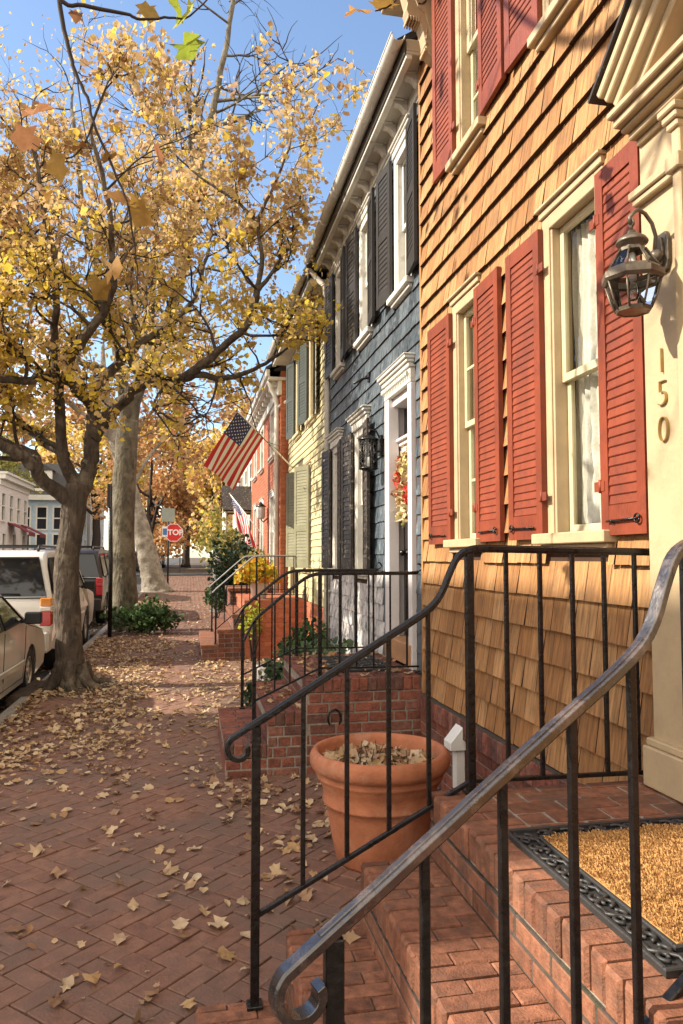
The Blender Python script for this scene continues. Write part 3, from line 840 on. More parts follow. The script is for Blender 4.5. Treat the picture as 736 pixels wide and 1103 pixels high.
for (a, b, c, d) in BW[:2]:
    shutter(bh, X - .030, b, 1, .36, c, d, 'brown_shutter', 7, nsl=26, mid=(c + d) / 2 + .1, hardware=False)
    shutter(bh, X - .030, a, -1, .36, c, d, 'brown_shutter', 6, nsl=26, mid=(c + d) / 2 + .1, hardware=False)
for (a, b, c, d) in BW[2:]:
    shutter(bh, X - .030, b, 1, .37, c, d, 'dark_shutter', 6, nsl=24, mid=(c + d) / 2, hardware=False)
    shutter(bh, X - .030, a, -1, .37, c, d, 'dark_shutter', 6, nsl=24, mid=(c + d) / 2, hardware=False)
# door recess
m = MB()
m.box(X - .045, X + .06, 6.86, 7.00, .72, 3.20, 'white_trim', .5); m.box(X - .045, X + .06, 6.12, 6.22, .72, 3.20, 'white_trim', .5)
m.box(X + .061, X + .20, 6.965, 6.995, .72, 3.20, 'white_trim', .5); m.box(X + .061, X + .20, 6.14, 6.17, .72, 3.20, 'white_trim', .5)
m.box(X + .0, X + .20, 6.22, 6.86, 3.12, 3.20, 'white_trim', .5)
for k, (e, x, a, b) in enumerate(((.0, .05, 3.201, 3.33), (.02, .07, 3.331, 3.37), (.035, .09, 3.371, 3.40), (.05, .11, 3.401, 3.43), (.06, .12, 3.431, 3.445))):
    m.box(X - x, X + .02, 6.12 - e * .7, 7.00 + e, a, b, 'white', .5)
for k in range(16): m.box(X - .088, X - .058, 6.13 + k * .055, 6.155 + k * .055, 3.255, 3.298, 'white', .5)
m.box(X + .085, X + .20, 6.22, 6.93, 2.66, 2.74, 'white_trim', .5); m.box(X + .06, X + .20, 6.20, 6.95, 2.741, 2.78, 'white_trim', .5); m.box(X + .03, X + .20, 6.2, 6.96, 2.781, 2.81, 'white_trim', .5)
m.build('doorway', bh, bevel=.005)
m = MB(); m.box(X + .14, X + .16, 6.2, 6.95, 2.82, 3.12, 'dark_glass', .5); m.build('transom', bh)
m = MB(); m.box(X + .13, X + .18, 6.19, 6.95, .93, 2.66, 'door_dark', .5)
for c, d in ((1.05, 1.55), (1.75, 2.5)):
    for a, b in ((6.28, 6.53), (6.62, 6.87)): m.box(X + .115, X + .131, a, b, c, d, 'door_dark', .5)
dr = m.build('door', bh, bevel=.006)
m = MB(); m.lathe([(0, .07), (.022, .06), (.03, .045), (.022, .025), (.009, .015), (.009, 0), (.03, 0), (.03, -.006)], 0, 0, 0, 14, 'iron')
m.v = [(X + .124 - p[2] + .0, 6.84 + p[0], 1.72 + p[1]) for p in m.v]; m.build('knob', dr)
m = MB(); m.box(X - .06, X + .20, 6.15, 6.98, .745, .93, 'wood_sill', .5); m.build('threshold', bh, bevel=.008)
# cornice: frieze, soffit, modillions, crown
m = MB()
m.box(X - .03, X + .03, 5.755, 10.1, 5.60, 5.78, 'white', .5); m.box(X - .05, X + .03, 5.755, 10.1, 5.62, 5.64, 'white', .5)
m.box(1.68, X + .1, 5.60, 10.2, 5.781, 5.81, 'soffit', .5); m.box(1.675, 1.73, 5.60, 10.2, 5.74, 5.78, 'white', .5)
m.box(1.66, 1.68, 5.60, 10.2, 5.77, 5.93, 'gutter_dark', .5); m.box(1.68, 2.0, 5.60, 10.2, 5.811, 5.91, 'soffit', .5)
m.build('cornice', bh, bevel=.005)
y = 5.82
while y < 10.0:
    m = MB(); m.prism([(1.868, 5.78), (1.735, 5.78), (1.735, 5.755), (1.755, 5.735), (1.79, 5.73), (1.815, 5.71), (1.835, 5.68), (1.868, 5.67)], (0, y, 0), (1, 0, 0), (0, 0, 1), (0, .07, 0), 'white', .5)
    m.box(1.732, 1.83, y - .02, y + .09, 5.766, 5.782, 'white', .5)
    m.build('modillion', bh, bevel=.004); y += .37
gutter(bh, 1.60, 5.55, 10.3, 5.90)
roof(bh, 1.64, X, 5.75, 10.12, 5.94, 7, 2.5)
m = MB()
px = [(1.60, 10.24, 5.86), (1.61, 10.24, 5.76), (1.73, 10.2, 5.62), (1.84, 10.13, 5.5), (1.855, 10.12, 5.3), (1.855, 10.12, .15)]
m.tube(px, .042, 12, 'gutter_white', .5); m.box(1.80, 1.90, 10.06, 10.18, 5.38, 5.5, 'gutter_white', .5)
for z in (1.2, 3.0, 4.6): m.box(1.80, 1.91, 10.06, 10.18, z, z + .03, 'gutter_white', .5)
m.build('downspout', bh)
m = MB(); m.tube([(1.90, 7.75, 3.63), (1.80, 7.72, 3.60), (1.70, 7.70, 3.54)], .012, 8, 'iron'); m.box(1.868, 1.90, 7.71, 7.79, 3.58, 3.68, 'iron', .5); m.build('flag_socket', bh)
m = MB(); m.box(1.92, 2.2, 5.75, 10.12, -.1, .199, 'brick_dark', .5); m.build('foundation', bh)

# ================================================================== YELLOW HOUSE
X = 1.95
yh = thing('clapboard_house', 'pale yellow clapboard house with olive louvred shutters beyond the blue one', 'house', (X, 12.5, 0))
YW = [(12.02, 12.98, 1.50, 3.20), (11.55, 12.25, 3.95, 5.42), (13.15, 13.85, 3.95, 5.42)]
YD = (13.75, 14.6, .97, 3.2)
mb = MB()
grid_wall(mb, X, X + .12, 10.16, 14.9, .2, 5.8, YW + [YD], 'clap_yellow')
clapboards(mb, X, 10.17, 14.9, .95, 5.6, .112, YW + [YD], 'clap_yellow')
mb.box(X - .03, X + .02, 10.17, 10.29, .95, 5.6, 'clap_yellow', .8)
body(mb, X, 10.16, 14.9, .1, 5.8, 7, 'clap_yellow', 0, 0, 0)
mb.build('wall', yh)
m = MB(); brick_face(m, (X - .03, 10.2, -.02), (0, 1, 0), (0, 0, 1), (-1, 0, 0), 4.6, .96, .21, .078, 'brick_orange', 'brick_orange', gap=.008); m.build('foundation', yh)
for (a, b, c, d) in YW: window(yh, X, a, b, c, d, 'cream_sash', 'cream_sash', vm=True, cap=True, curt=False, cas=.08)
shutter(yh, X - .03, 12.02, 1, .44, 1.5, 3.2, 'olive_shutter', 24, nsl=30, mid=2.15, hardware=False)
shutter(yh, X - .03, 12.98, 1, .47, 1.5, 3.2, 'olive_shutter', 24, nsl=30, mid=2.15, hardware=False)
for (a, b, c, d) in YW[1:]:
    shutter(yh, X - .03, b, 1, .42, c, d, 'green_shutter', 12, nsl=26, mid=4.7, hardware=False)
    shutter(yh, X - .03, a, -1, .42, c, d, 'green_shutter', 8, nsl=26, mid=4.7, hardware=False)
m = MB(); m.box(X + .1, X + .15, 13.8, 14.55, .98, 3.1, 'green_shutter', .5); m.box(X - .02, X + .12, 13.75, 13.82, .97, 3.2, 'cream_sash', .5); m.box(X - .02, X + .12, 14.53, 14.6, .97, 3.2, 'cream_sash', .5); m.build('door', yh)
m = MB(); m.box(1.62, X + .1, 10.2, 14.9, 5.58, 5.63, 'soffit', .5); m.box(1.60, 1.67, 10.2, 14.95, 5.56, 5.60, 'white', .5); m.box(1.585, 1.61, 10.2, 14.95, 5.6, 5.74, 'gutter_dark', .5); m.box(X - .04, X + .02, 10.2, 14.9, 5.42, 5.579, 'white', .5); m.build('cornice', yh, bevel=.005)
gutter(yh, 1.53, 10.25, 14.95, 5.72)
roof(yh, 1.57, X, 10.18, 14.9, 5.75, 7, 2.3)

# ================================================================== RED BRICK HOUSE
X = 1.78
rh = thing('brick_house', 'orange-red brick house with white downspout and white trim beyond the flag', 'house', (X, 18, g(18)))
RW = [(16.0, 16.9, 1.5, 3.1), (18.4, 19.3, 1.5, 3.1), (20.4, 21.3, 1.5, 3.1), (16.0, 16.9, 3.9, 5.0), (18.4, 19.3, 3.9, 5.0), (20.4, 21.3, 3.9, 5.0)]
mb = MB(); grid_wall(mb, X, X + .12, 15.0, 22.2, 0, 5.5, RW, 'brick_orange')
for r in range(66):
    y = 15.0 + (.12 if r % 2 else 0)
    while y < 22:
        z_ = .1 + r * .08
        if not any(o[0] - .02 < y + .1 < o[1] + .1 and o[2] - .05 < z_ < o[3] + .05 for o in RW): mb.box(X - .006, X, y, y + .225, z_, z_ + .07, 'brick_orange')
        y += .235
brick_face(mb, (X, 15.0, 0.1), (1, 0, 0), (0, 0, 1), (0, -1, 0), .35, 5.3, .22, .08, 'brick_orange', 'brick_orange')
body(mb, X, 15.0, 22.2, 0, 5.5, 7, 'brick_orange', 0, 0, 0); mb.build('wall', rh)
for o in RW:
    wo = window(rh, X, *o, 'white', 'white', vm=True, cap=True, curt=False, cas=.09)
m = MB(); m.box(1.52, X + .1, 14.95, 22.3, 5.3, 5.36, 'white', .5); m.box(1.47, 1.55, 14.95, 22.3, 5.361, 5.5, 'white', .5); m.box(X - .06, X + .02, 14.98, 22.2, 5.0, 5.299, 'white', .5)
y = 15.1
while y < 22: m.box(1.6, X - .05, y, y + .1, 5.18, 5.298, 'white', .5); y += .5
m.build('cornice', rh, bevel=.006)
m = MB(); m.tube([(1.55, 15.15, 5.3), (1.6, 15.15, 5.15), (1.70, 15.15, 4.95), (1.72, 15.15, 4.8), (1.72, 15.15, .2)], .05, 10, 'gutter_white', .5); m.tube([(1.72, 15.15, 4.75), (1.9, 14.97, 4.86)], .035, 8, 'gutter_white', .5); m.build('downspout', rh)
roof(rh, 1.48, X, 15.0, 22.2, 5.51, 7, 2.4)

# farther houses on this side
def row_house(label, y0, y1, X, face, zb, ze, mat, wins, trim='white', roofm='flat', name='row_house', loc=None, porch=None, depth=7):
    """simple town house whose front is at x = X, facing -1 or +1; wins = rows of (z0, z1, count)"""
    s = face
    t = thing(name, label, 'house', (X, (y0 + y1) / 2, zb))
    def bx(m, xa, xb, *r): m.box(min(xa, xb), max(xa, xb), *r)
    ops = []
    for (a, b, n) in wins:
        w = .85; L = y1 - y0
        for i in range(n):
            c = y0 + L * (i + .5) / n; ops.append((c - w / 2, c + w / 2, zb + a, zb + b))
    m = MB(); xa, xb = sorted((X, X - s * .15)); grid_wall(m, xa, xb, y0, y1, zb - .3, zb + ze, ops, mat)
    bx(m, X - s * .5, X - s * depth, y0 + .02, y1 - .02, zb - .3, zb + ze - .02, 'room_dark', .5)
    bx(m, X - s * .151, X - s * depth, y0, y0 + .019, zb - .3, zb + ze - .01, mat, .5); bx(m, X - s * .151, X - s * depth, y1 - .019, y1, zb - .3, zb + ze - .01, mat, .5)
    m.build('wall', t)
    for (a, b, c, d) in ops:
        m = MB()
        for q in ((a, a + .09, c, d), (b - .09, b, c, d), (a + .09, b - .09, d - .1, d), (a + .09, b - .09, (c + d) / 2 - .03, (c + d) / 2 + .03)): bx(m, X + s * .04, X - s * .1, *q, trim, .5)
        bx(m, X + s * .1, X - s * .05, a - .06, b + .06, c - .08, c - .001, trim, .5)
        f = m.build('window', t)
        m = MB(); m.add([(X - s * .06, a + .05, c), (X - s * .06, b - .05, c), (X - s * .06, b - .05, d - .05), (X - s * .06, a + .05, d - .05)], [(0, 1, 2, 3)], 'dark_glass', .5); m.build('pane', f)
    m = MB(); bx(m, X + s * .3, X - s * .2, y0 - .05, y1 + .05, zb + ze, zb + ze + .25, trim, .5); bx(m, X + s * .4, X - s * .2, y0 - .08, y1 + .08, zb + ze + .251, zb + ze + .36, trim, .5)
    bx(m, X + s * .06, X, y0, y1, zb + ze - .3, zb + ze - .001, trim, .5); m.build('cornice', t)
    m = MB(); zt = zb + ze + .361
    if roofm == 'mansard':
        xs = [X + s * .2, X - s * .6, X - s * (depth - .5), X - s * depth]
        lo = [(xs[0], y0 - .2, zt), (xs[0], y1 + .2, zt), (xs[3], y1 + .2, zt), (xs[3], y0 - .2, zt)]; hi = [(xs[1], y0 + .6, zt + 2.3), (xs[1], y1 - .6, zt + 2.3), (xs[2], y1 - .6, zt + 2.3), (xs[2], y0 + .6, zt + 2.3)]
        m.add(lo + hi, [(3, 2, 1, 0), (4, 5, 6, 7)] + [(i, (i + 1) % 4, 4 + (i + 1) % 4, 4 + i) for i in range(4)], 'roof', .5)
    else:
        m.prism([(X + s * .35, zt), (X - s * depth / 2, zt + 1.7), (X - s * depth, zt)], (0, y0, 0), (1, 0, 0), (0, 0, 1), (0, y1 - y0, 0), 'roof', .5)
    m.build('roof', t)
    return t


t = row_house('cream house with a small gabled porch hood beyond the red brick one', 22.6, 29, 1.9, -1, g(25), 5.0, 'cream_house', [(1.2, 2.8, 3), (3.4, 4.6, 3)], trim='white')
m = MB(); zz = g(23) + 3.0
m.prism([(-.75, 0), (.75, 0), (0, .7)], (1.0, 23.5, zz), (0, 1, 0), (0, 0, 1), (.9, 0, 0), 'cream_house', .5)
for s_ in (1, -1):
    m.obox(Vector((.95, 23.5 + s_ * .85, zz - .06)), Vector((.96, 0, 0)), Vector((0, -s_ * .86, .80)), Vector((0, s_ * .04, .05)), 'brown_shutter', .5)
m.build('porch_hood', t)
m = MB(); m.tube([(1.05, 22.85, g(23)), (1.05, 22.85, zz)], .05, 10, 'white', .5); m.tube([(1.05, 24.15, g(23)), (1.05, 24.15, zz)], .05, 10, 'white', .5); m.build('porch_post', t)
row_house('tall pale house at the far right end of the row beyond the porch hood', 29.4, 38, 2.1, -1, g(33), 6.2, 'pale_house', [(1.2, 2.8, 4), (3.8, 5.3, 4)])
row_house('white house across the cross street at the far end of the right row', 56, 70, 2.3, -1, g(60), 6.2, 'cream_house', [(1.2, 2.8, 4), (3.8, 5.3, 4)])

# across the street
row_house('white rowhouse at far left with dark red awnings over its doors', 40.5, 47.5, -9.6, 1, g(44), 5.2, 'pale_house', [(1.0, 2.5, 3), (3.1, 4.6, 4)])
XB = -8.3
t = row_house('light blue house with white-trimmed windows and grey mansard roof across the street', 54.8, 63.5, XB, 1, g(57), 4.9, 'blue_house_far', [(1.0, 2.4, 4), (2.9, 4.3, 4)], roofm='mansard')
zb = g(57); zt = zb + 5.26
m = MB(); m.box(XB - 7, XB + .45, 54.35, 54.79, zb + 4.9, zb + 5.25, 'white', .5); m.build('side_cornice', t)
for r_, (za, zc) in enumerate(((zb + 1.0, zb + 2.5), (zb + 2.9, zb + 4.4))):
    for xw in (XB - .75, XB - 1.85, XB - 2.95, XB - 4.3):
        m = MB(); a, b = xw - .30, xw + .30
        for q in ((a - .1, a, za - .1, zc + .1), (b, b + .1, za - .1, zc + .1), (a, b, zc, zc + .1), (a, b, za - .1, za), (a, b, (za + zc) / 2 - .04, (za + zc) / 2 + .04)): m.box(q[0], q[1], 54.70, 54.805, q[2], q[3], 'white', .5)
        wo = m.build('window', t)
        m = MB(); m.box(a, b, 54.76, 54.80, za, zc, 'dark_glass', .5); m.build('pane', wo)
m = MB(); xd = XB - 2.0; m.box(xd - .75, xd + .75, 54.7, 55.9, zt + .25, zt + 1.75, 'white', .5); m.prism([(-.9, 0), (.9, 0), (0, .55)], (xd, 54.6, zt + 1.75), (1, 0, 0), (0, 0, 1), (0, 1.6, 0), 'roof', .5); d_ = m.build('dormer', t)
m = MB(); m.box(xd - .42, xd + .42, 54.67, 54.695, zt + .5, zt + 1.5, 'dark_glass', .5); m.box(xd - .42, xd + .42, 54.65, 54.668, zt + .97, zt + 1.03, 'white', .5); m.build('pane', d_)
row_house('narrow pale pink house far down the left row behind the black post', 64.5, 72, -9.4, 1, g(68), 5.6, 'pale_house', [(1.0, 2.4, 3), (2.9, 4.3, 3)])
row_house('grey house farthest down the left row before the trees', 72.5, 84, -9.2, 1, g(75), 6.5, 'grey_house', [(1.0, 2.4, 4), (2.9, 4.3, 4)])
# awnings on the white rowhouse
for y in (43.3, 46.4):
    a = MB(); z_ = g(45) + 2.75
    a.prism([(0, 0), (1.1, -.55), (1.1, -.75), (1.06, -.75), (1.06, -.58), (0, -.06)], (-9.6, y - .8, z_ + .3), (1, 0, 0), (0, 0, 1), (0, 1.6, 0), 'awning_red', .5)
    o = a.build('awning')
    tag(o, 'dark red door awning on the white rowhouse, ' + ('nearer one' if y < 45 else 'farther one, beside the light blue house'), 'awning', 'awnings across the street')
# neighbours across the street, outside the picture to the left; they shade this pavement
row_house('brick rowhouse standing directly across the street from the shingled house', 3.42, 9.2, -10.6, 1, 0, 9.6, 'brick_orange', [(1.0, 2.6, 3), (4.0, 5.6, 3), (6.8, 8.2, 3)], name='brick_rowhouse')
row_house('grey rowhouse across the street, out of view on the left', 14.0, 20.5, -10.6, 1, 0, 6.2, 'grey_house', [(1.0, 2.6, 3), (3.6, 5.2, 3)])


# ================================================================== STOOPS
def tread(mb, x0, x1, y0, y1, z, mat, h=.10, nose=.012):
    """a step topped with bricks on edge, running front to back"""
    y = y0; r = 0
    while y < y1 - .03:
        e = min(y + .068, y1)
        cut = .205 if r % 2 == 0 else .105
        xs = [x0 - nose]
        xx = x0 - nose + cut
        while xx < x1 - .03: xs.append(xx); xx += .205
        xs.append(x1)
        for a, b in zip(xs[:-1], xs[1:]):
            j = random.uniform(-.0025, .0025)
            if a == xs[0]:
                jx = random.uniform(-.004, .004)
                mb.obox((b - .003, y + .0035, z - h + j), (0, e - y - .007, 0), (0, 0, h), (-(b - a - .006) + jx, 0, 0), mat, ch=.009)
            else:
                mb.box(a + .003, b - .003, y + .0035, e - .0035, z - h, z + j, mat, ch=.005)
        y = e; r += 1


st = thing('brick_stoop', 'red brick stoop with three steps and a doormat, below the orange shingled house', 'stoop', (.9, 2.0, 0))
ST = [(.05, .357, .125), (.357, .63, .352), (.63, .90, .565)]
for x0, x1, z in ST:
    m = MB(); m.box(x0 + .004, x1 + .03, 1.0, 2.716, -.05, z - .008, 'mortar_dark', .5)
    tread(m, x0, x1, .98, 2.72, z, 'brick_step')
    if z > .2: brick_face(m, (x0 - .002, 2.72, z - .235), (0, -1, 0), (0, 0, 1), (-1, 0, 0), 1.72, .13, .21, .066, 'brick_step', 'mortar_dark', gap=.011, th=.005, bond='run', ragged=.003)
    m.build('step', st)
m = MB(); m.box(.905, 1.84, 1.0, 2.716, -.05, .792, 'mortar', .5)
tread(m, .90, 1.10, .98, 2.72, .80, 'brick_step')
brick_face(m, (.898, 2.72, .562), (0, -1, 0), (0, 0, 1), (-1, 0, 0), 1.72, .13, .21, .066, 'brick_step', 'mortar_dark', gap=.011, th=.005, ragged=.003)
y = .98; r = 0
while y < 2.70:
    x = 1.108 - (.1 if r % 2 else 0)
    while x < 1.84:
        a, b = max(x, 1.108), min(x + .203, 1.842)
        if b - a > .02: m.box(a + .0055, b - .0055, y + .0055, min(y + .105, 2.72) - .0055, .78, .797 + random.uniform(-.002, .002), 'brick_step', ch=.003)
        x += .207
    y += .105; r += 1
m.build('landing', st)


def railing(label, yf, P, newel, posts, bal, foot, brail, land, endx, mat_top, group, sec=.016, capw=.042, z0g=0, pscale=1.0, volute=True):
    """wrought iron handrail: moulded cap ending in a scroll, newel, balusters, bottom rail"""
    t = thing('iron_railing', label, 'railing', (newel[0], yf(newel[0]), newel[1]), group)
    def V(x, z): return Vector((x, yf(x), z))
    def top(x):
        for (a, b), (c, d) in zip(P[:-1], P[1:]):
            if a <= x <= c: return b + (d - b) * (x - a) / (c - a)
        return P[-1][1]
    # smooth path
    pts = [Vector((p[0], 0, p[1])) for p in P]
    for _ in range(2):
        q = [pts[0]]
        for a, b in zip(pts[:-1], pts[1:]): q += [a * .75 + b * .25, a * .25 + b * .75]
        q.append(pts[-1]); pts = q
    sc = []
    if volute:
        x0, z0 = P[0]; R = .048 * pscale
        for k in range(43):
            a = rad(128 + k * 6); rr = R * (1 - .011 * k)
            sc.append(Vector((x0 - R * math.cos(rad(128)) + rr * math.cos(a), 0, z0 - R * math.sin(rad(128)) + rr * math.sin(a))))
        sc = list(reversed(sc[1:]))
    path = [V(p.x, p.z) for p in sc + pts]
    m = MB(); side = Vector((P[-1][0] - P[0][0], yf(P[-1][0]) - yf(P[0][0]), 0)).cross(Vector((0, 0, 1)))
    m.strap(path, capw, .017, side, mat_top, .5)
    m.strap([p - Vector((0, 0, .011)) for p in path[len(sc) + 6:]], capw * .55, .012, side, 'iron', .5)
    m.strap([p + Vector((0, 0, .009)) for p in path[len(sc) + 4:]], capw * .42, .007, side, mat_top, .5)
    m.build('handrail', t, bevel=.002)
    def bar(name, x, za, zb, s, shoe=False):
        m = MB(); c = V(x, 0); m.box(c.x - s / 2, c.x + s / 2, c.y - s / 2, c.y + s / 2, za, zb, 'iron', .5)
        if shoe: m.box(c.x - s * .9, c.x + s * .9, c.y - s * .9, c.y + s * .9, za, za + .012, 'iron', .5)
        m.build(name, t, bevel=.002)
    bar('newel', newel[0], newel[1], top(newel[0]) - .012, .030, True)
    for x in posts: bar('post', x, land, top(x) - .012, .030, True)
    def bot(x): return brail[0][1] + (brail[1][1] - brail[0][1]) * (x - brail[0][0]) / (brail[1][0] - brail[0][0]) if x < brail[1][0] else brail[1][1] + .0
    for x in bal: bar('baluster', x, bot(x), top(x) - .012, sec)
    m = MB()
    m.strap([V(brail[0][0], brail[0][1]), V(brail[1][0], brail[1][1])], .022, .014, side, 'iron', .5)
    m.strap([V(brail[1][0] + .01, brail[1][1]), V(endx, brail[1][1] - .01)], .022, .014, side, 'iron', .5)
    m.build('bottom_rail', t)
    return t


PR = [(.150, 1.043), (.239, 1.097), (.282, 1.122), (.657, 1.352), (.86, 1.47), (.925, 1.53), (.965, 1.63), (1.0, 1.695), (1.06, 1.715), (1.12, 1.714), (1.81, 1.702)]
railing('black iron railing on the far side of the doormat stoop, in front of the pot', lambda x: 2.68, PR, (.237, .125), [1.04], [.405, .565, .722, .875, 1.19, 1.33, 1.467, 1.603, 1.737], 0, [(.237, .427), (1.04, .845)], .80, 1.81, 'iron', 'railings of the doormat stoop')
railing('nearest black iron railing with a worn shiny handrail, curling at the bottom edge', lambda x: 1.16 + (x - .1) * .26, PR, (.230, .125), [1.04], [.395, .555, .715, .868, 1.19, 1.33, 1.467, 1.603, 1.737], 0, [(.237, .427), (1.04, .845)], .80, 1.81, 'iron_worn', 'railings of the doormat stoop', capw=.031)

# stoop of the blue house
bs = thing('brick_stoop', 'dark mossy brick stoop behind the terracotta pot, at the blue house door', 'stoop', (1.3, 6.5, 0))
for i, (x0, x1, z) in enumerate([(.28, .60, .245), (.60, .90, .485), (.90, 1.86, .725)]):
    m = MB(); m.box(x0 + .01, x1, 5.81, 7.29, -.05, z - .012, 'mortar', .5)
    m.box(x0 + .01, x1, 5.812, 7.288, z - .02, z - .006, 'mortar_dark', .5)
    # top: bricks with their ends to the near edge
    y = 5.80
    hdr = []
    xx = x0 - .005
    while xx < x1 - .03:
        e = min(xx + .072, x1)
        m.obox((xx + .003, 6.0, z - .105), (e - xx - .006, 0, 0), (0, 0, .105 + random.uniform(-.003, .002)), (0, -.205 + random.uniform(-.004, .003), 0), 'brick_dark', ch=.007); xx = e
    y = 6.003
    while y < 7.28:
        xx = x0 - .005 - random.uniform(0, .1)
        while xx < x1 - .02:
            a, b = max(xx, x0 - .005), min(xx + .205, x1)
            if b - a > .02: m.box(a + .004, b - .004, y + .004, min(y + .1, 7.29) - .004, z - .03, z + random.uniform(-.003, .001), 'brick_dark', ch=.003)
            xx += .21
        y += .104
    brick_face(m, (x0, 5.812, -.02), (1, 0, 0), (0, 0, 1), (0, -1, 0), x1 - x0, z - .088, .208, .078, 'brick_dark', 'mortar_light', th=.012, bond='random', ragged=.004, gap=.013)
    brick_face(m, (x0 + .008, 7.29, max(-.02, z - .27)), (0, -1, 0), (0, 0, 1), (-1, 0, 0), 1.48, .165 if z > .3 else z - .08, .208, .078, 'brick_dark', 'mortar', th=.010)
    m.build('landing' if i == 2 else 'step', bs)
m = MB(); m.tube([(1.12 + .05 * math.cos(a), 5.785, .42 + .07 * math.sin(a)) for a in [rad(-40 + 20 * k) for k in range(14)]], .008, 6, 'iron'); m.build('iron_loop', bs)
PB = [(.42, 1.03), (.50, 1.19), (.56, 1.245), (.86, 1.49), (.95, 1.54), (1.05, 1.553), (1.80, 1.548), (1.84, 1.56)]
def curl(t, x, y, z):
    m = MB(); m.tube([(x + .03 * math.cos(a), y, z + .035 + .03 * math.sin(a)) for a in [rad(-90 + 28 * k) for k in range(8)]], .008, 6, 'iron'); m.build('end_scroll', t)
for lab, yy in (('black iron railing on the near side of the blue house stoop', 5.88), ('black iron railing on the far side of the blue house stoop, toward the ivy', 7.2)):
    t = railing(lab, (lambda q: (lambda x: q))(yy), PB, (.50, .245), [1.02], [.66, .78, .90, 1.18, 1.32, 1.46, 1.60, 1.74], 0, [(.50, .56), (1.02, .80)], .725, 1.84, 'iron', 'railings of the blue house stoop', sec=.014, capw=.03, volute=False)
    curl(t, 1.84, yy, 1.56)
# stoop of the yellow house
ys_ = thing('brick_stoop', 'orange painted brick stoop with plain brown lower steps, at the yellow house', 'stoop', (1.2, 13.2, 0))
for i, (x0, x1, z) in enumerate([(.20, .46, .26), (.46, .70, .50), (.70, .90, .74), (.90, 1.92, .97)]):
    m = MB(); mt = 'brick_orange' if i == 3 else 'brick_dark'
    m.box(x0 + .01, x1, 12.31, 14.7, -.05, z - .05, 'mortar' if i < 3 else 'brick_orange', .5)
    y = 12.3
    while y < 14.65: m.box(x0 - .015, x1, y + .003, y + .097, z - .06, z + random.uniform(-.003, .002), mt if i == 3 else 'brick_step', ch=.004); y += .1
    brick_face(m, (x0, 12.315, -.02), (1, 0, 0), (0, 0, 1), (0, -1, 0), x1 - x0, z - .045, .21, .078, mt, 'mortar' if i < 3 else 'brick_orange')
    brick_face(m, (x0 + .012, 14.7, z - .23), (0, -1, 0), (0, 0, 1), (-1, 0, 0), 2.39, .16, .21, .078, mt, 'mortar')
    m.build('landing' if i == 3 else 'step', ys_)
PY = [(.36, 1.10), (.44, 1.18), (.56, 1.28), (.92, 1.60), (1.02, 1.68), (1.12, 1.705), (1.90, 1.70)]
for lab, yy in (('thin pale iron railing on the near side of the orange-painted stoop', 12.36), ('thin pale iron railing on the far side of the orange-painted stoop', 14.5)):
    railing(lab, (lambda q: (lambda x: q))(yy), PY, (.42, .26), [1.08], [.56, .70, .84, .97, 1.22, 1.38, 1.54, 1.70], 0, [(.42, .5), (1.08, 1.06)], .97, 1.9, 'alloy', 'railings of the yellow house stoop', sec=.014, capw=.03, volute=False)

# planting bed between the blue stoop and the yellow house
bed = thing('planting_bed', 'low stone-edged planting bed against the blue house wall', 'planter', (1.4, 8.6, 0))
m = MB()
for k in range(8): m.obox((.86 + random.uniform(-.015, .015), 7.40 + k * .33, -.03), (.12, 0, 0), (0, .32, 0), (0, 0, .30 + random.uniform(-.02, .02)), 'stone', ch=.02)
for k in range(3): m.obox((.985 + k * .31, 7.36, -.03), (.30, 0, 0), (0, .12, 0), (0, 0, .33), 'stone', ch=.02)
m.build('edging', bed)
m = MB(); m.box(.985, 1.91, 7.47, 10.0, -.03, .26, 'soil', .5); m.build('soil', bed)


# ================================================================== SMALL PLANTS
def bush(name, label, cat, c, rx, ry, rz, n, size, mat, stems=6, group=None, seed=1, shape='leaf', crown='foliage', lumps=5, base=None, droop=0.0, aspect=.6):
    rng = np.random.default_rng(seed)
    b = c[2] - rz if base is None else base
    t = thing(name, label, cat, (c[0], c[1], b), group)
    L = rng.normal(size=(lumps, 3)) * .35; L[:, 2] = np.abs(L[:, 2]) * .9 - .15
    pts = []
    while len(pts) < n:
        k = rng.integers(lumps); d = rng.normal(size=3); d /= np.linalg.norm(d)
        p = L[k] + d * rng.uniform(.35, 1) ** .5 * rng.uniform(.4, .75)
        if p[2] < -.95: continue
        pts.append((c[0] + p[0] * rx, c[1] + p[1] * ry, max(b + .01, c[2] + p[2] * rz)))
    m = MB()
    for k in range(stems):
        q = pts[rng.integers(len(pts))]
        m.tube([(c[0] + rng.normal() * rx * .08, c[1] + rng.normal() * ry * .08, b - .02), ((c[0] + q[0]) / 2, (c[1] + q[1]) / 2, (b + q[2]) / 2 + .05), q], [.012, .009, .004], 5, 'bark_twig')
    m.build('stem', t)
    leaf_mesh(crown, pts, mat, t, size=size, seed=seed + 3, shape=shape, droop=droop, aspect=aspect)
    return t


bush('ivy_plant', 'trailing grey-green ivy at the near end of the stone planting bed', 'plant', (1.02, 7.62, .42), .26, .30, .30, 420, .075, 'leaf_ivy', seed=3, base=.2)
bush('ivy_plant', 'low dark ivy clump spilling beside the blue stoop steps', 'plant', (.72, 7.55, .20), .22, .25, .24, 320, .07, 'leaf_dark', seed=4, base=0.0)
bush('leafy_shrub', 'broad-leaved green shrub in the middle of the stone bed by the sunlit-pale wall', 'plant', (1.38, 8.5, .52), .40, .55, .28, 560, .085, 'leaf_ivy', seed=5, base=.25)
bush('leafy_shrub', 'green shrub at the far end of the stone bed, against the yellow corner', 'plant', (1.45, 9.5, .5), .36, .45, .30, 420, .08, 'leaf_green', seed=6, base=.25)
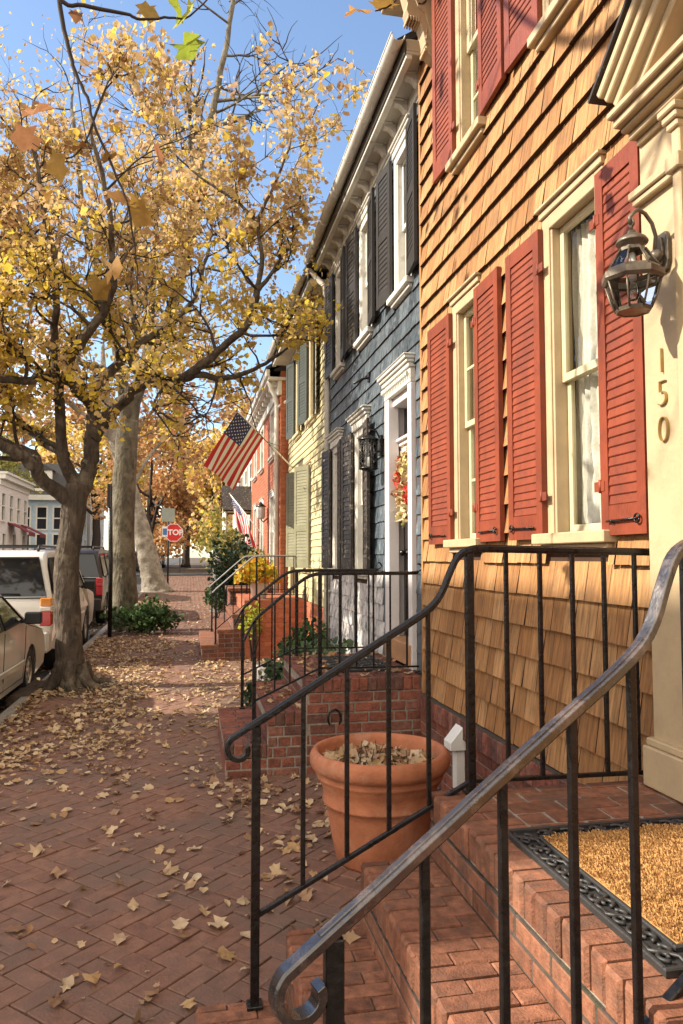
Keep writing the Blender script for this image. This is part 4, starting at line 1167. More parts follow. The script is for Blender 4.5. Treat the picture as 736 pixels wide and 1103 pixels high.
# chrysanthemums on the yellow stoop
cp = thing('flower_pot', 'yellow and orange chrysanthemums in a white pot on the orange-painted stoop', 'flower pot', (1.16, 12.75, .97))
m = MB(); m.lathe([(0, 0), (.12, 0), (.165, .28), (.18, .285), (.18, .32), (.15, .32), (.14, .26), (0, .26)], 1.16, 12.75, .97, 20, 'pvc', .5); m.build('pot', cp)
rng = np.random.default_rng(5)
d = rng.normal(size=(520, 3)); d /= np.linalg.norm(d, axis=1)[:, None]; d[:, 2] = np.abs(d[:, 2])
leaf_mesh('blossom', np.array([1.12, 12.72, 1.26]) + d * rng.uniform(.25, .40, 520)[:, None], 'petal', cp, size=.075, seed=8, aspect=.9)
leaf_mesh('foliage', np.array([1.16, 12.75, 1.25]) + d[:200] * rng.uniform(.1, .3, 200)[:, None], 'leaf_olive', cp, size=.08, seed=9)
bush('leafy_shrub', 'yellow-green shrub drooping over the steps below the chrysanthemum pot', 'plant', (1.02, 12.18, .62), .20, .12, .36, 200, .06, 'leaf_bright', seed=12, base=0.0)
# in front of the red brick house
bp = thing('brick_planter', 'low brick planter box with a stone cap in front of the red brick house', 'planter', (1.2, 15.9, 0))
m = MB(); m.box(.82, 1.70, 15.42, 16.6, -.05, 1.0, 'mortar', .5); brick_face(m, (.81, 15.41, 0), (1, 0, 0), (0, 0, 1), (0, -1, 0), .9, .98, .21, .078, 'brick_dark', 'mortar'); brick_face(m, (.81, 16.6, 0), (0, -1, 0), (0, 0, 1), (-1, 0, 0), 1.19, .98, .21, .078, 'brick_dark', 'mortar')
m.build('box', bp)
m = MB(); m.box(.76, 1.72, 15.36, 16.65, .985, 1.05, 'brick_step', .5, .01); m.build('cap', bp)
bush('evergreen_shrub', 'dark rounded evergreen shrub beyond the pale railings', 'shrub', (1.12, 18.0, 1.15), .62, .65, 1.05, 2600, .10, 'leaf_dark', seed=21, lumps=9, base=.05)
bush('evergreen_shrub', 'small dark green shrub at the foot of the cut grey trunk', 'shrub', (.72, 19.8, .55), .34, .5, .5, 700, .09, 'leaf_green', seed=22, base=.08)
bush('leafy_shrub', 'tall yellow-green shrub behind the dark evergreen', 'shrub', (1.2, 22.5, 1.7), .75, .9, 1.5, 1500, .13, 'leaf_olive', seed=23, lumps=9, base=.12)
bush('leafy_shrub', 'sparse twiggy shrub in front of the red brick wall', 'shrub', (1.35, 16.1, 1.45), .35, .4, .5, 260, .07, 'leaf_olive', stems=24, seed=24, base=1.0)
bush('evergreen_shrub', 'dark glossy bush spreading at the foot of the straight grey trunk', 'shrub', (-.98, 16.7, .36), .62, .52, .42, 1500, .085, 'leaf_green', seed=25, lumps=8, base=.03)
sp = thing('tree_stump', 'tall cut grey tree trunk beside the pavement, next to the dark evergreen', 'stump', (.86, 22.0, g(22)))
m = MB(); m.lathe([(.30, 0), (.22, .25), (.20, .8), (.21, 1.5), (.20, 1.62), (.17, 1.64), (0, 1.63)], .86, 22.0, g(22), 18, 'pumpkin_wood', .5)
m.v = [(x + .02 * mnoise.noise((x * 9, y * 9, z * 3)), y + .02 * mnoise.noise((x * 9, y * 9, z * 3 + 7)), z) for x, y, z in m.v]; m.build('trunk', sp)

# ================================================================== POT, MATS, LANTERNS, WREATH, FLAGS
pot = thing('terracotta_pot', 'large terracotta pot of dead leaves standing behind the near railing', 'flower pot', (1.06, 4.14, 0))
k = .365
m = MB(); m.lathe([(0.0, 0.0111), (0.21, 0.0111), (0.2331, 0.0), (0.2467, 0.0185), (0.2751, 0.148), (0.2971, 0.2775), (0.3066, 0.3191), (0.3202, 0.3256), (0.3234, 0.3376), (0.3119, 0.3441), (0.3276, 0.4181), (0.3413, 0.4347), (0.3423, 0.4505), (0.3549, 0.4597), (0.3581, 0.4736), (0.3497, 0.4856), (0.3622, 0.4995), (0.3843, 0.5106), (0.3948, 0.5365), (0.3927, 0.5735), (0.3801, 0.5966), (0.3622, 0.6059), (0.3486, 0.5994), (0.3413, 0.5735), (0.3308, 0.4995), (0.315, 0.481)], 1.06, 4.14, 0, 64, 'terracotta', .5); m.v = [(1.06 + (x - 1.06) * (1 + .012 * mnoise.noise((x * 3, y * 3, z * 2))), 4.14 + (y - 4.14) * (1 + .012 * mnoise.noise((x * 3, y * 3, z * 2))), z + .004 * mnoise.noise((x * 4, y * 4, 2))) for x, y, z in m.v]; m.build('bowl', pot)
m = MB(); m.lathe([(0, .505), (.15, .51), (.25, .50), (.328, .49)], 1.06, 4.14, 0, 32, 'soil')
m.v = [(x, y, z + .03 * mnoise.noise((x * 8, y * 8, 1))) for x, y, z in m.v]; m.build('soil', pot)
rng = np.random.default_rng(31); n = 150
r_ = .29 * np.sqrt(rng.random(n)); a_ = rng.random(n) * 6.28
stuff(leaf_mesh('dead_leaves', np.stack([1.06 + r_ * np.cos(a_), 4.14 + r_ * np.sin(a_), .525 + .03 * rng.random(n)], 1), 'litter', pot, size=.075, shape='maple', flat=.5, seed=32))
m = MB()
for k in range(14):
    x, y = 1.06 + random.uniform(-.2, .2), 4.14 + random.uniform(-.2, .2); m.tube([(x, y, .50), (x + random.uniform(-.06, .06), y + random.uniform(-.06, .06), .58 + random.random() * .06)], [.004, .002], 5, 'bark_twig')
m.build('twig', pot)

# doormat
dm = thing('doormat', 'tan coir doormat with a black scrollwork rubber border on the stoop', 'doormat', (1.33, 1.86, .80))
x0, x1, y0, y1 = .985, 1.70, 1.44, 2.265; fw = .092; z = .801
m = MB()
m.box(x0, x1, y0, y1, z, z + .004, 'rubber', .5)
for (a, b, c, d) in ((x0, x1, y0, y0 + .013), (x0, x1, y1 - .013, y1), (x0, x0 + .013, y0 + .013, y1 - .013), (x1 - .013, x1, y0 + .013, y1 - .013), (x0 + fw - .013, x1 - fw + .013, y0 + fw - .013, y0 + fw), (x0 + fw - .013, x1 - fw + .013, y1 - fw, y1 - fw + .013), (x0 + fw - .013, x0 + fw, y0 + fw, y1 - fw), (x1 - fw, x1 - fw + .013, y0 + fw, y1 - fw)):
    m.box(a, b, c, d, z + .004, z + .017, 'rubber', .5, .003)
def scroll_band(p, d, L):
    p, d = Vector(p), Vector(d); nrm = Vector((-d.y, d.x, 0)); n = max(2, round(L / .088)); s = L / n
    for i in range(n):
        c = p + d * (s * (i + .5)); f = 1 if i % 2 else -1
        for sg in (1, -1):
            q = []
            for k in range(15):
                t = k / 14; a = t * 5.6; rr = .021 * (1 - .72 * t)
                q.append(c + d * (sg * (s * .26 + rr * math.cos(a) - .01)) + nrm * (f * sg * (rr * math.sin(a) + .006)) + Vector((0, 0, .010)))
            m.tube(q, .0052, 6, 'rubber', .5)
        m.tube([c - d * (s * .5) + nrm * (f * .022) + Vector((0, 0, .010)), c - d * s * .2 + nrm * (f * .026) + Vector((0, 0, .010)), c + Vector((0, 0, .011)), c + d * s * .2 - nrm * (f * .026) + Vector((0, 0, .010)), c + d * (s * .5) - nrm * (f * .022) + Vector((0, 0, .010))], .0055, 6, 'rubber', .5)
h_ = fw / 2
scroll_band((x0 + h_, y0 + .03, z), (0, 1, 0), y1 - y0 - .06); scroll_band((x1 - h_, y0 + .03, z), (0, 1, 0), y1 - y0 - .06)
scroll_band((x0 + fw, y0 + h_, z), (1, 0, 0), x1 - x0 - 2 * fw); scroll_band((x0 + fw, y1 - h_, z), (1, 0, 0), x1 - x0 - 2 * fw)
m.build('border', dm)
m = MB(); a, b, c, d = x0 + fw + .001, x1 - fw - .001, y0 + fw + .001, y1 - fw - .001
m.box(a, b, c, d, z + .004, z + .016, 'coir', .3)
for i in range(15000):
    x, y = random.uniform(a, b), random.uniform(c, d); an = random.random() * 6.28; l = random.uniform(.008, .017); le = random.uniform(0, .010)
    lump = .008 * mnoise.noise((x * 22, y * 22, 5)); zt = z + .020 + lump + l * .6; w = .0014
    dx, dy = math.cos(an), math.sin(an)
    m.add([(x - dy * w, y + dx * w, z + .015), (x + dy * w, y - dx * w, z + .015), (x + dx * le + dy * w * .5, y + dy * le, zt), (x + dx * (le + .004), y + dy * (le + .004), zt - .001)], [(0, 1, 2), (0, 2, 3)], 'coir', min(1, max(0, .5 + .8 * mnoise.noise((x * 16, y * 16, 8)) + random.uniform(-.35, .35))))
m.build('coir_pile', dm, recalc=False)
# second mat on the blue stoop
m2 = thing('doormat', 'black openwork rubber mat strewn with leaves on the blue house stoop', 'doormat', (1.45, 6.55, .725))
m = MB(); x0, x1, y0, y1 = 1.18, 1.72, 6.1, 7.0; z = .728
m.box(x0, x1, y0, y1, z, z + .004, 'rubber', .5)
for (a, b, c, d) in ((x0, x1, y0, y0 + .02), (x0, x1, y1 - .02, y1), (x0, x0 + .02, y0 + .02, y1 - .02), (x1 - .02, x1, y0 + .02, y1 - .02)): m.box(a, b, c, d, z + .004, z + .016, 'rubber', .5, .003)
for i in range(7):
    for j in range(4):
        cx, cy = x0 + .075 + j * .13, y0 + .085 + i * .122; m.tube([(cx + .05 * math.cos(t * .63), cy + .05 * math.sin(t * .63), z + .010) for t in range(11)], .008, 5, 'rubber', .5)
m.build('mesh', m2)

# wall lantern beside the house number
la = thing('wall_lantern', 'bronze carriage lantern with clear glass on the cream pilaster above the house number', 'lantern', (1.765, 2.475, 2.83))
cx, cy = 1.588, 2.415
m = MB()
m.prism([(-.03, -.075), (.03, -.075), (.045, -.04), (.045, .04), (.03, .075), (-.03, .075), (-.045, .04), (-.045, -.04)], (1.764, 2.475, 2.84), (0, 1, 0), (0, 0, 1), (-.018, 0, 0), 'bronze', .5)
m.prism([(-.018, -.055), (.018, -.055), (.028, 0), (.018, .055), (-.018, .055), (-.028, 0)], (1.746, 2.475, 2.84), (0, 1, 0), (0, 0, 1), (-.012, 0, 0), 'bronze', .5)
m.build('backplate', la, bevel=.003)
m = MB()
arc = [(1.738, 2.475, 2.80), (1.715, 2.465, 2.845), (1.708, 2.445, 2.89), (1.69, 2.44, 2.935), (1.655, 2.43, 2.965), (1.62, 2.42, 2.972), (cx + .012, cy, 2.958), (cx - .008, cy, 2.935), (cx - .006, cy, 2.915), (cx + .01, cy, 2.912)]
m.tube(arc, .0075, 8, 'bronze', .5)
m.lathe([(0, -.028), (.02, -.02), (.028, 0), (.02, .02), (0, .028)], 1.722, 2.465, 2.82, 12, 'bronze', .5)
m.tube([(cx, cy, 2.88), (cx, cy, 2.93)], .005, 8, 'bronze', .5); m.tube([(cx, cy + .014 * math.cos(t * .7), 2.915 + .014 * math.sin(t * .7)) for t in range(10)], .004, 6, 'bronze', .5)
m.build('arm', la)
N8 = 8
def ring(m, r0, z0_, r1, z1_, th=.012):
    m.lathe([(r0 - th, z0_), (r0, z0_), (r1, z1_), (r1 - th, z1_), (r0 - th, z0_)], cx, cy, 0, N8, 'bronze', .5, smooth=False)
m = MB()
m.lathe([(0, 2.885), (.014, 2.885), (.018, 2.875), (.03, 2.868), (.05, 2.855), (.058, 2.842), (.056, 2.836), (.04, 2.834), (.042, 2.815), (0, 2.815)], cx, cy, 0, 24, 'bronze', .5)
ring(m, .050, 2.805, .044, 2.82); ring(m, .102, 2.725, .096, 2.738); ring(m, .112, 2.700, .112, 2.722, .016); ring(m, .104, 2.69, .112, 2.70, .012); ring(m, .062, 2.578, .066, 2.592, .008)
m.lathe([(0, 2.585), (.055, 2.585), (.055, 2.58), (0, 2.58)], cx, cy, 0, N8, 'bronze', .5, smooth=False)
for k in range(N8):
    a = 2 * math.pi * k / N8
    def pp(r, z): return (cx + r * math.cos(a), cy + r * math.sin(a), z)
    m.tube([pp(.062, 2.585), pp(.082, 2.63), pp(.10, 2.695)], .0042, 5, 'bronze', .5); m.tube([pp(.098, 2.73), pp(.047, 2.812)], .0042, 5, 'bronze', .5)
m.build('cage', la)
m = MB(); m.lathe([(.060, 2.588), (.080, 2.63), (.098, 2.692)], cx, cy, 0, N8, 'glass', .5, smooth=False); m.lathe([(.096, 2.732), (.046, 2.81)], cx, cy, 0, N8, 'glass', .5, smooth=False); m.build('pane', la)
m = MB(); m.tube([(cx, cy, 2.70), (cx, cy, 2.755), (cx, cy, 2.80)], [.013, .013, .011], 10, 'pvc', .5); m.lathe([(0, 2.62), (.014, 2.625), (.022, 2.64), (.022, 2.665), (.013, 2.70)], cx, cy, 0, 14, 'glass', .5); m.build('bulb', la)
# black lantern by the blue door
lb = thing('wall_lantern', 'black caged lantern on the slate-blue wall between window and door', 'lantern', (1.87, 7.2, 2.7))
m = MB(); c_ = (1.74, 7.2)
m.lathe([(0, 2.905), (.03, 2.90), (.10, 2.865), (.105, 2.85), (.098, 2.848), (0, 2.848)], *c_, 0, 20, 'iron', .5); m.lathe([(0, 2.575), (.095, 2.575), (.10, 2.56), (.05, 2.54), (0, 2.53)], *c_, 0, 20, 'iron', .5)
for k in range(8): a = k * math.pi / 4; m.tube([(c_[0] + .09 * math.cos(a), 7.2 + .09 * math.sin(a), 2.57), (c_[0] + .09 * math.cos(a), 7.2 + .09 * math.sin(a), 2.85)], .006, 5, 'iron', .5)
m.build('cage', lb)
m = MB(); m.lathe([(.078, 2.578), (.078, 2.846)], *c_, 0, 20, 'glass', .5); m.build('pane', lb)
m = MB(); m.tube([(1.74, 7.2, 2.90), (1.76, 7.2, 2.96), (1.82, 7.2, 2.95), (1.87, 7.2, 2.85)], .009, 8, 'iron', .5); m.box(1.852, 1.878, 7.15, 7.25, 2.70, 2.90, 'iron', .5); m.tube([(1.86, 7.2, 2.75), (1.80, 7.2, 2.72)], .009, 8, 'iron', .5); m.build('arm', lb)
m = MB(); m.tube([(1.74, 7.2, 2.58), (1.74, 7.2, 2.68)], .016, 10, 'pvc', .5); m.build('bulb', lb)

# wreath
wr = thing('wreath', 'autumn wreath of cream, gold and red leaves on the blue house door', 'wreath', (1.98, 6.60, 2.33))
m = MB(); m.tube([(1.975, 6.60 + .19 * math.cos(t * .2618), 2.33 + .21 * math.sin(t * .2618)) for t in range(25)], .028, 8, 'bark_twig', .5); m.build('ring', wr)
rng = np.random.default_rng(41); n = 620; a_ = rng.random(n) * 6.283; r_ = .19 + rng.normal(size=n) * .05
P_ = np.stack([1.945 + rng.normal(size=n) * .022, 6.60 + r_ * np.cos(a_), 2.33 + r_ * 1.15 * np.sin(a_)], 1)
vr = np.clip(np.where(np.sin(a_ * 2 + 1) + rng.normal(size=n) * .5 > .55, .5, rng.choice([0, .25, .75, 1.0, .9], n)), 0, 1)
leaf_mesh('leaves', P_, 'wreath_leaf', wr, size=.085, aspect=.35, seed=42, vars_=vr)


def flag(label, base, tip, hl, fl, ripple, droop, group='flags on the houses', seed=0, fdir=None):
    """national flag of stars and stripes hanging from an angled pole; hoist runs down the pole from the tip"""
    base, tip = Vector(base), Vector(tip)
    t = thing('flag', label, 'flag', base, group)
    m = MB(); m.tube([base, tip], .014, 8, 'sign_white', .5); m.lathe([(0, .03), (.02, .02), (.028, 0), (.02, -.02), (0, -.03)], tip.x, tip.y, tip.z, 12, 'brass', .5)
    m.build('pole', t)
    ax = (base - tip).normalized(); fd = Vector(fdir).normalized()
    nx, ny = 40, 52; P = []
    nrm = ax.cross(fd).normalized()
    for j in range(ny + 1):
        for i in range(nx + 1):
            u, v = i / nx, j / ny      # u along the fly, v down the hoist from the tip
            s = u ** 1.1
            wav = ripple * s * (math.sin(v * 8.5 + u * 3.0 + seed) + .4 * math.sin(v * 17 - u * 4))
            p = tip + ax * (.03 + v * hl) * (1 - droop * .0) + fd * (u * fl * (1 - .03 * math.sin(v * 3.1))) + nrm * wav + Vector((0, 0, -droop * u * u * (.6 + .4 * math.sin(v * 3.14))))
            P.append(p)
    m = MB(); W1 = nx + 1
    cells = {'flag_red': [], 'flag_white': [], 'flag_blue': []}
    cu, cv = int(nx * .40), 28
    for j in range(ny):
        for i in range(nx):
            st_ = j // 4
            k = 'flag_blue' if (i < cu and j < cv) else ('flag_red' if st_ % 2 == 0 else 'flag_white')
            cells[k].append((j * W1 + i, j * W1 + i + 1, (j + 1) * W1 + i + 1, (j + 1) * W1 + i))
    b0 = len(m.v)
    m.add(P, cells['flag_red'], 'flag_red', .5, True)
    for k in ('flag_white', 'flag_blue'):
        mi = m.mi(k)
        for f in cells[k]: m.f.append(f); m.m.append(mi); m.var.append(.5); m.sm.append(True)
    def at(u, v):
        i = min(nx - 1e-6, u * nx); j = min(ny - 1e-6, v * ny); a, b = int(i), int(j); x, y = i - a, j - b
        q = lambda c, d: P[d * W1 + c]
        return q(a, b) * ((1 - x) * (1 - y)) + q(a + 1, b) * (x * (1 - y)) + q(a, b + 1) * ((1 - x) * y) + q(a + 1, b + 1) * (x * y)
    cl = m.build('cloth', t, recalc=False)
    m = MB()
    for r in range(9):
        for c in range(6 if r % 2 == 0 else 5):
            u = (.40 / 12) * (1 + 2 * c + (r % 2)); v = (28 / 52 / 10) * (r + 1); R = .0155 * (hl / .95)
            for sd in (1, -1):
                vs = [at(u, v) + nrm * .004 * sd]
                for k in range(10):
                    rr = R * (1 if k % 2 == 0 else .42) / fl * 1.25; a = math.pi * k / 5
                    vs.append(at(max(0, u + rr * math.cos(a)), max(0, v + rr * math.sin(a) * fl / hl)) + nrm * .004 * sd)
                m.add(vs, [(0, 1 + k, 1 + (k + 1) % 10) for k in range(10)], 'flag_white', .5)
    m.build('stars', cl, recalc=False)
    return t


flag('large stars and stripes flag flying from a pole on the yellow house', (1.93, 14.3, 3.42), (.765, 13.0, 4.25), .86, 1.13, .045, .0, fdir=(-.58, .06, -1.0))
f2 = flag('small drooping stars and stripes flag farther along, beside the red brick house', (1.78, 19.2, 2.30), (1.02, 20.0, 3.36), .8, .75, .07, .25, seed=2, fdir=(.28, -.1, -1.0))
po = thing('lamp_post', 'short black post under the small drooping flag', 'post', (1.48, 20.0, g(20)))
m = MB(); m.lathe([(.09, 0), (.09, .12), (.055, .16), (.05, 2.3), (.065, 2.32), (.05, 2.4), (0, 2.46)], 1.48, 20.0, g(20), 14, 'iron', .5); m.build('shaft', po)
bl = thing('wall_lantern', 'small lantern on the red brick wall right of the drooping flag', 'lantern', (1.7, 17.5, 2.6))
m = MB(); m.lathe([(0, 2.95), (.05, 2.9), (.12, 2.86), (.1, 2.85), (.09, 2.6), (.06, 2.57), (0, 2.57)], 1.62, 17.5, 0, 8, 'lamp_clear', .5, smooth=False); m.build('pane', bl)
m = MB(); m.lathe([(0, 2.99), (.05, 2.93), (.13, 2.87), (.12, 2.86), (0, 2.88)], 1.62, 17.5, 0, 8, 'iron', .5); m.tube([(1.62, 17.5, 2.57), (1.68, 17.5, 2.5), (1.78, 17.5, 2.6)], .015, 6, 'iron', .5); m.build('bracket', bl)

# ================================================================== SIGNS AND POSTS
pb = thing('street_post', 'plain slim black post at the kerb beside the straight grey trunk', 'post', (-1.64, 16.3, 0))
m = MB(); m.tube([(-1.63, 16.3, -.1), (-1.635, 16.3, 1.6), (-1.68, 16.3, 3.22)], .045, 10, 'iron', .5); m.build('shaft', pb)
m = MB(); m.box(-1.71, -1.65, 16.1, 16.5, 2.72, 3.2, 'black_plastic', .5); m.build('sign_plate', pb)
zs = g(36)
ss = thing('stop_sign', 'red octagonal stop sign on a black post at the far corner', 'sign', (-1.02, 36, zs))
m = MB(); m.tube([(-1.02, 36, zs - .1), (-1.02, 36, 3.75)], .045, 10, 'iron', .5); m.build('post', ss)
def octa(R): return [(R * math.cos(math.pi / 8 + k * math.pi / 4), R * math.sin(math.pi / 8 + k * math.pi / 4)) for k in range(8)]
m = MB(); m.prism(octa(.45), (-.78, 35.93, 2.83), (1, 0, 0), (0, 0, 1), (0, -.006, 0), 'sign_white', .5); m.prism(octa(.42), (-.78, 35.923, 2.83), (1, 0, 0), (0, 0, 1), (0, -.003, 0), 'sign_red', .5)
m.box(-1.0, -.6, 35.935, 35.96, 2.8, 2.86, 'alloy', .5); pl = m.build('octagon', ss)
text_mesh('lettering', 'STOP', .36, 'sign_white', (-.78, 35.917, 2.83), (1, 0, 0), (0, 0, 1), .004, pl, bold=.012)
m = MB(); m.box(-1.34, -.74, 35.93, 35.945, 3.35, 3.98, 'sign_grey', .5); m.build('grey_plate', ss)
m = MB(); m.box(-1.30, -1.05, 35.92, 35.935, 2.62, 3.12, 'sign_white', .5); m.box(-1.27, -1.08, 35.914, 35.919, 2.72, 3.02, 'sign_blue', .5); m.build('parking_plate', ss)
s2 = thing('street_sign', 'small round white sign far off, right of the stop sign', 'sign', (-.72, 55, g(55)))
m = MB(); m.tube([(-.72, 55, g(55) - .2), (-.72, 55, 3.5)], .04, 8, 'alloy', .5); m.build('post', s2)
m = MB(); m.lathe([(0, 0), (.38, 0), (.38, .02), (0, .02)], 0, 0, 0, 24, 'sign_white', .5); m.v = [(-.72 + x, 54.95 - z, 2.9 + y) for x, y, z in m.v]
k0 = len(m.v); m.lathe([(.2, .021), (.27, .021)], 0, 0, 0, 24, 'black_plastic', .5); m.v[k0:] = [(-.72 + x, 54.945 - z, 2.9 + y) for x, y, z in m.v[k0:]]
m.build('disc', s2)


# ================================================================== CARS
def car(label, x_right, y_rear, spec, paint, group='cars parked along the kerb', name='parked_car'):
    """a parked car facing +y; its right side stands at x_right"""
    up = spec['top']; L = spec['L']; w = spec['w'] / 2; belt = spec['belt']; tum = spec['tum']; wr = spec['wr']; wc = spec['wc']; sill = spec['sill']
    zb = g(y_rear + L / 2) - .14; cx = x_right - w; spec = dict(spec)
    if paint == 'paint_dark': spec['bump'] = 'paint_dark'; spec['tail'] = [('lamp_red', *q_[1:]) for q_ in spec['tail']]
    t = thing(name, label, 'car', (cx, y_rear, zb), group)
    # outline: bottom edge with wheel arches, then upper outline smoothed
    out = []
    ar = wr * 1.16
    b0 = [(0.02, sill + .08)]
    for c in wc:
        b0.append((c - ar, sill))
        for k in range(9):
            a = math.pi - math.pi * k / 8; b0.append((c + ar * math.cos(a), max(sill, wr + ar * math.sin(a) * .98)))
        b0.append((c + ar, sill))
    b0.append((L - .02, sill + .08))
    q = list(up)
    for _ in range(2):
        n = [q[0]]
        for a, b in zip(q[:-1], q[1:]): n += [(a[0] * .78 + b[0] * .22, a[1] * .78 + b[1] * .22), (a[0] * .22 + b[0] * .78, a[1] * .22 + b[1] * .78)]
        n.append(q[-1]); q = n
    out = b0 + list(reversed(q))
    def half(z): 
        s = max(0, z - belt); lo = max(0, belt - .25 - z)
        return w - tum * s - .12 * lo * lo
    cy_, cz_ = L / 2, (sill + belt) / 2
    def sec(s, ins):
        r = []
        for y, z in out:
            y2 = y + (cy_ - y) * ins * 1.0; z2 = z - (ins * .9 if z > belt - .1 else 0) * (z - .4)
            r.append((cx + s * half(z), y_rear + y2, zb + z2))
        return r
    m = MB(); n = len(out); secs = [sec(-1, .022), sec(-.985, .010), sec(-.93, .002), sec(-.4, -.001), sec(.4, -.001), sec(.93, .002), sec(.985, .010), sec(1, .022)]
    vs = [p for s_ in secs for p in s_]; fs = []
    for k in range(len(secs) - 1):
        for i in range(n): fs.append((k * n + i, k * n + (i + 1) % n, (k + 1) * n + (i + 1) % n, (k + 1) * n + i))
    m.add(vs, fs, paint, .5, True)
    m.add(secs[0], [tuple(reversed(range(n)))], paint, .5); m.add(secs[-1], [tuple(range(n))], paint, .5)
    m.build('body', t)
    # black wells under the arches and floor
    m = MB(); m.box(cx - w + .22, cx + w - .22, y_rear + .25, y_rear + L - .25, zb + sill + .02, zb + belt - .25, 'black_plastic', .5); m.build('underbody', t)
    for c in wc:
        for s in (1, -1):
            m = MB(); xx = cx + s * (w - .13)
            m.lathe([(wr * .62, -.10), (wr * .93, -.11), (wr, -.08), (wr, .08), (wr * .93, .11), (wr * .62, .10)], 0, 0, 0, 28, 'tyre', .5)
            m.v = [(xx + z, y_rear + c + x, zb + wr + y) for x, y, z in m.v]; wh = m.build('wheel', t)
            m = MB(); m.lathe([(wr * .64, .02), (wr * .64, .095), (wr * .58, .10), (wr * .54, .06), (wr * .52, .03)], 0, 0, 0, 28, 'alloy', .5)
            for k in range(spec.get('sp', 7)):
                a = 2 * math.pi * k / spec.get('sp', 7); d = Vector((math.cos(a), math.sin(a), 0)); e = Vector((-math.sin(a), math.cos(a), 0))
                m.obox(d * .03 - e * .03 + Vector((0, 0, .055)), d * (wr * .54), e * .06, Vector((0, 0, .025)), 'alloy', .5, .006)
            m.lathe([(0, .09), (.05, .085), (.07, .05)], 0, 0, 0, 14, 'alloy', .5)
            m.lathe([(0, .0), (wr * .55, .0)], 0, 0, 0, 20, 'black_plastic', .5)
            m.v = [(xx + s * z, y_rear + c + x, zb + wr + y) for x, y, z in m.v]; m.build('rim', wh)
    # side glass, seams, handles
    for s in (1, -1):
        for poly in spec['glass']:
            m = MB(); pts = [(cx + s * (half(z) + .003), y_rear + y, zb + z) for y, z in poly]; pin = [(p[0] - s * .02, p[1], p[2]) for p in pts]; k = len(pts)
            m.add(pts + pin, [tuple(range(k)) if s > 0 else tuple(reversed(range(k)))] + [(i, k + i, k + (i + 1) % k, (i + 1) % k) for i in range(k)], 'dark_glass', .5); wo = m.build('side_window', t)
            m = MB(); m.tube([(p[0] + s * .002, p[1], p[2]) for p in pts + pts[:1]], .012, 5, 'black_plastic', .5); m.build('trim', wo)
        m = MB()
        for ln in spec['seams']: m.tube([(cx + s * (half(z) + .001), y_rear + y, zb + z) for y, z in ln], .005, 4, 'black_plastic', .5)
        m.build('seam', t)
        for y, z in spec['handles']:
            m = MB(); x = cx + s * half(z); m.box(min(x, x + s * .035), max(x, x + s * .035), y_rear + y - .09, y_rear + y + .09, zb + z - .015, zb + z + .015, paint if paint != 'paint_dark' else 'black_plastic', .5, .006); m.build('handle', t)
        if spec.get('mould'):
            m = MB(); z = spec['mould']; x = cx + s * half(z)
            for a, b in ((wc[0] + ar + .08, wc[1] - ar - .08),): m.box(min(x - s * .01, x + s * .02), max(x - s * .01, x + s * .02), y_rear + a, y_rear + b, zb + z - .035, zb + z + .035, paint, .5, .01)
            m.build('side_moulding', t, bevel=.006)
        y, z = spec['mirror']; m = MB(); x = cx + s * half(z)
        m.tube([(x - s * .02, y_rear + y, zb + z - .04), (x + s * .10, y_rear + y, zb + z - .02)], .025, 8, 'black_plastic', .5)
        m.obox((x + s * .05, y_rear + y - .05, zb + z - .07), (s * .20, 0, 0), (0, 0, .15), (0, .11, 0), spec.get('mirmat', 'black_plastic'), .5, .03); m.build('mirror', t, bevel=.015)
    # windows at both ends
    for nm, (ya, za, yb_, zb_), sg in (('rear_window', spec['rear'], -1), ('windscreen', spec['front'], 1)):
        m = MB(); nrm = Vector((0, -(zb_ - za) , (yb_ - ya))) if False else Vector((0, (za - zb_), (yb_ - ya)))
        nrm.normalize()
        if nrm.y * sg < 0: nrm = -nrm
        ha, hb = half(za) - .07, half(zb_) - .10
        p = [Vector((cx - ha, y_rear + ya, zb + za)), Vector((cx + ha, y_rear + ya, zb + za)), Vector((cx + hb, y_rear + yb_, zb + zb_)), Vector((cx - hb, y_rear + yb_, zb + zb_))]
        p = [a + nrm * .012 for a in p]; pin = [a - nrm * .03 for a in p]
        m.add(p + pin, [(0, 1, 2, 3), (4, 7, 6, 5)] + [(i, (i + 1) % 4, 4 + (i + 1) % 4, 4 + i) for i in range(4)], 'dark_glass', .5); wo = m.build(nm, t)
        m = MB(); m.tube(p + p[:1], .016, 5, 'black_plastic', .5); m.build('trim', wo)
        if sg < 0 and spec.get('wiper'):
            m = MB(); c0 = (p[0] + p[1]) / 2 + nrm * .02; m.tube([c0, c0 + Vector((.3, 0, .06)), c0 + Vector((.55, 0, .05))], .01, 5, 'black_plastic', .5); m.build('wiper', wo)
    # lamps, bumper, plate
    for s in (1, -1):
        for (mt, z0_, z1_, wd, y0_) in spec['tail']:
            m = MB(); x1_ = cx + s * (half((z0_ + z1_) / 2) + .004); x0_ = x1_ - s * wd
            m.box(min(x0_, x1_), max(x0_, x1_), y_rear + y0_ - .03, y_rear + y0_ + .16, zb + z0_, zb + z1_, mt, .5, .0); m.build('tail_lamp', t, bevel=.012)
        z0_, z1_ = spec['head']; m = MB(); x1_ = cx + s * (half(z0_) - .03); x0_ = x1_ - s * .38
        m.box(min(x0_, x1_), max(x0_, x1_), y_rear + L - .16, y_rear + L + .004, zb + z0_, zb + z1_, 'lamp_clear', .5); m.build('headlight', t, bevel=.015)
    if spec.get('bump'):
        m = MB(); m.box(cx - w + .015, cx + w - .015, y_rear - .10, y_rear + .22, zb + sill + .02, zb + sill + .34, spec['bump'], .5); m.build('bumper', t, bevel=.03)
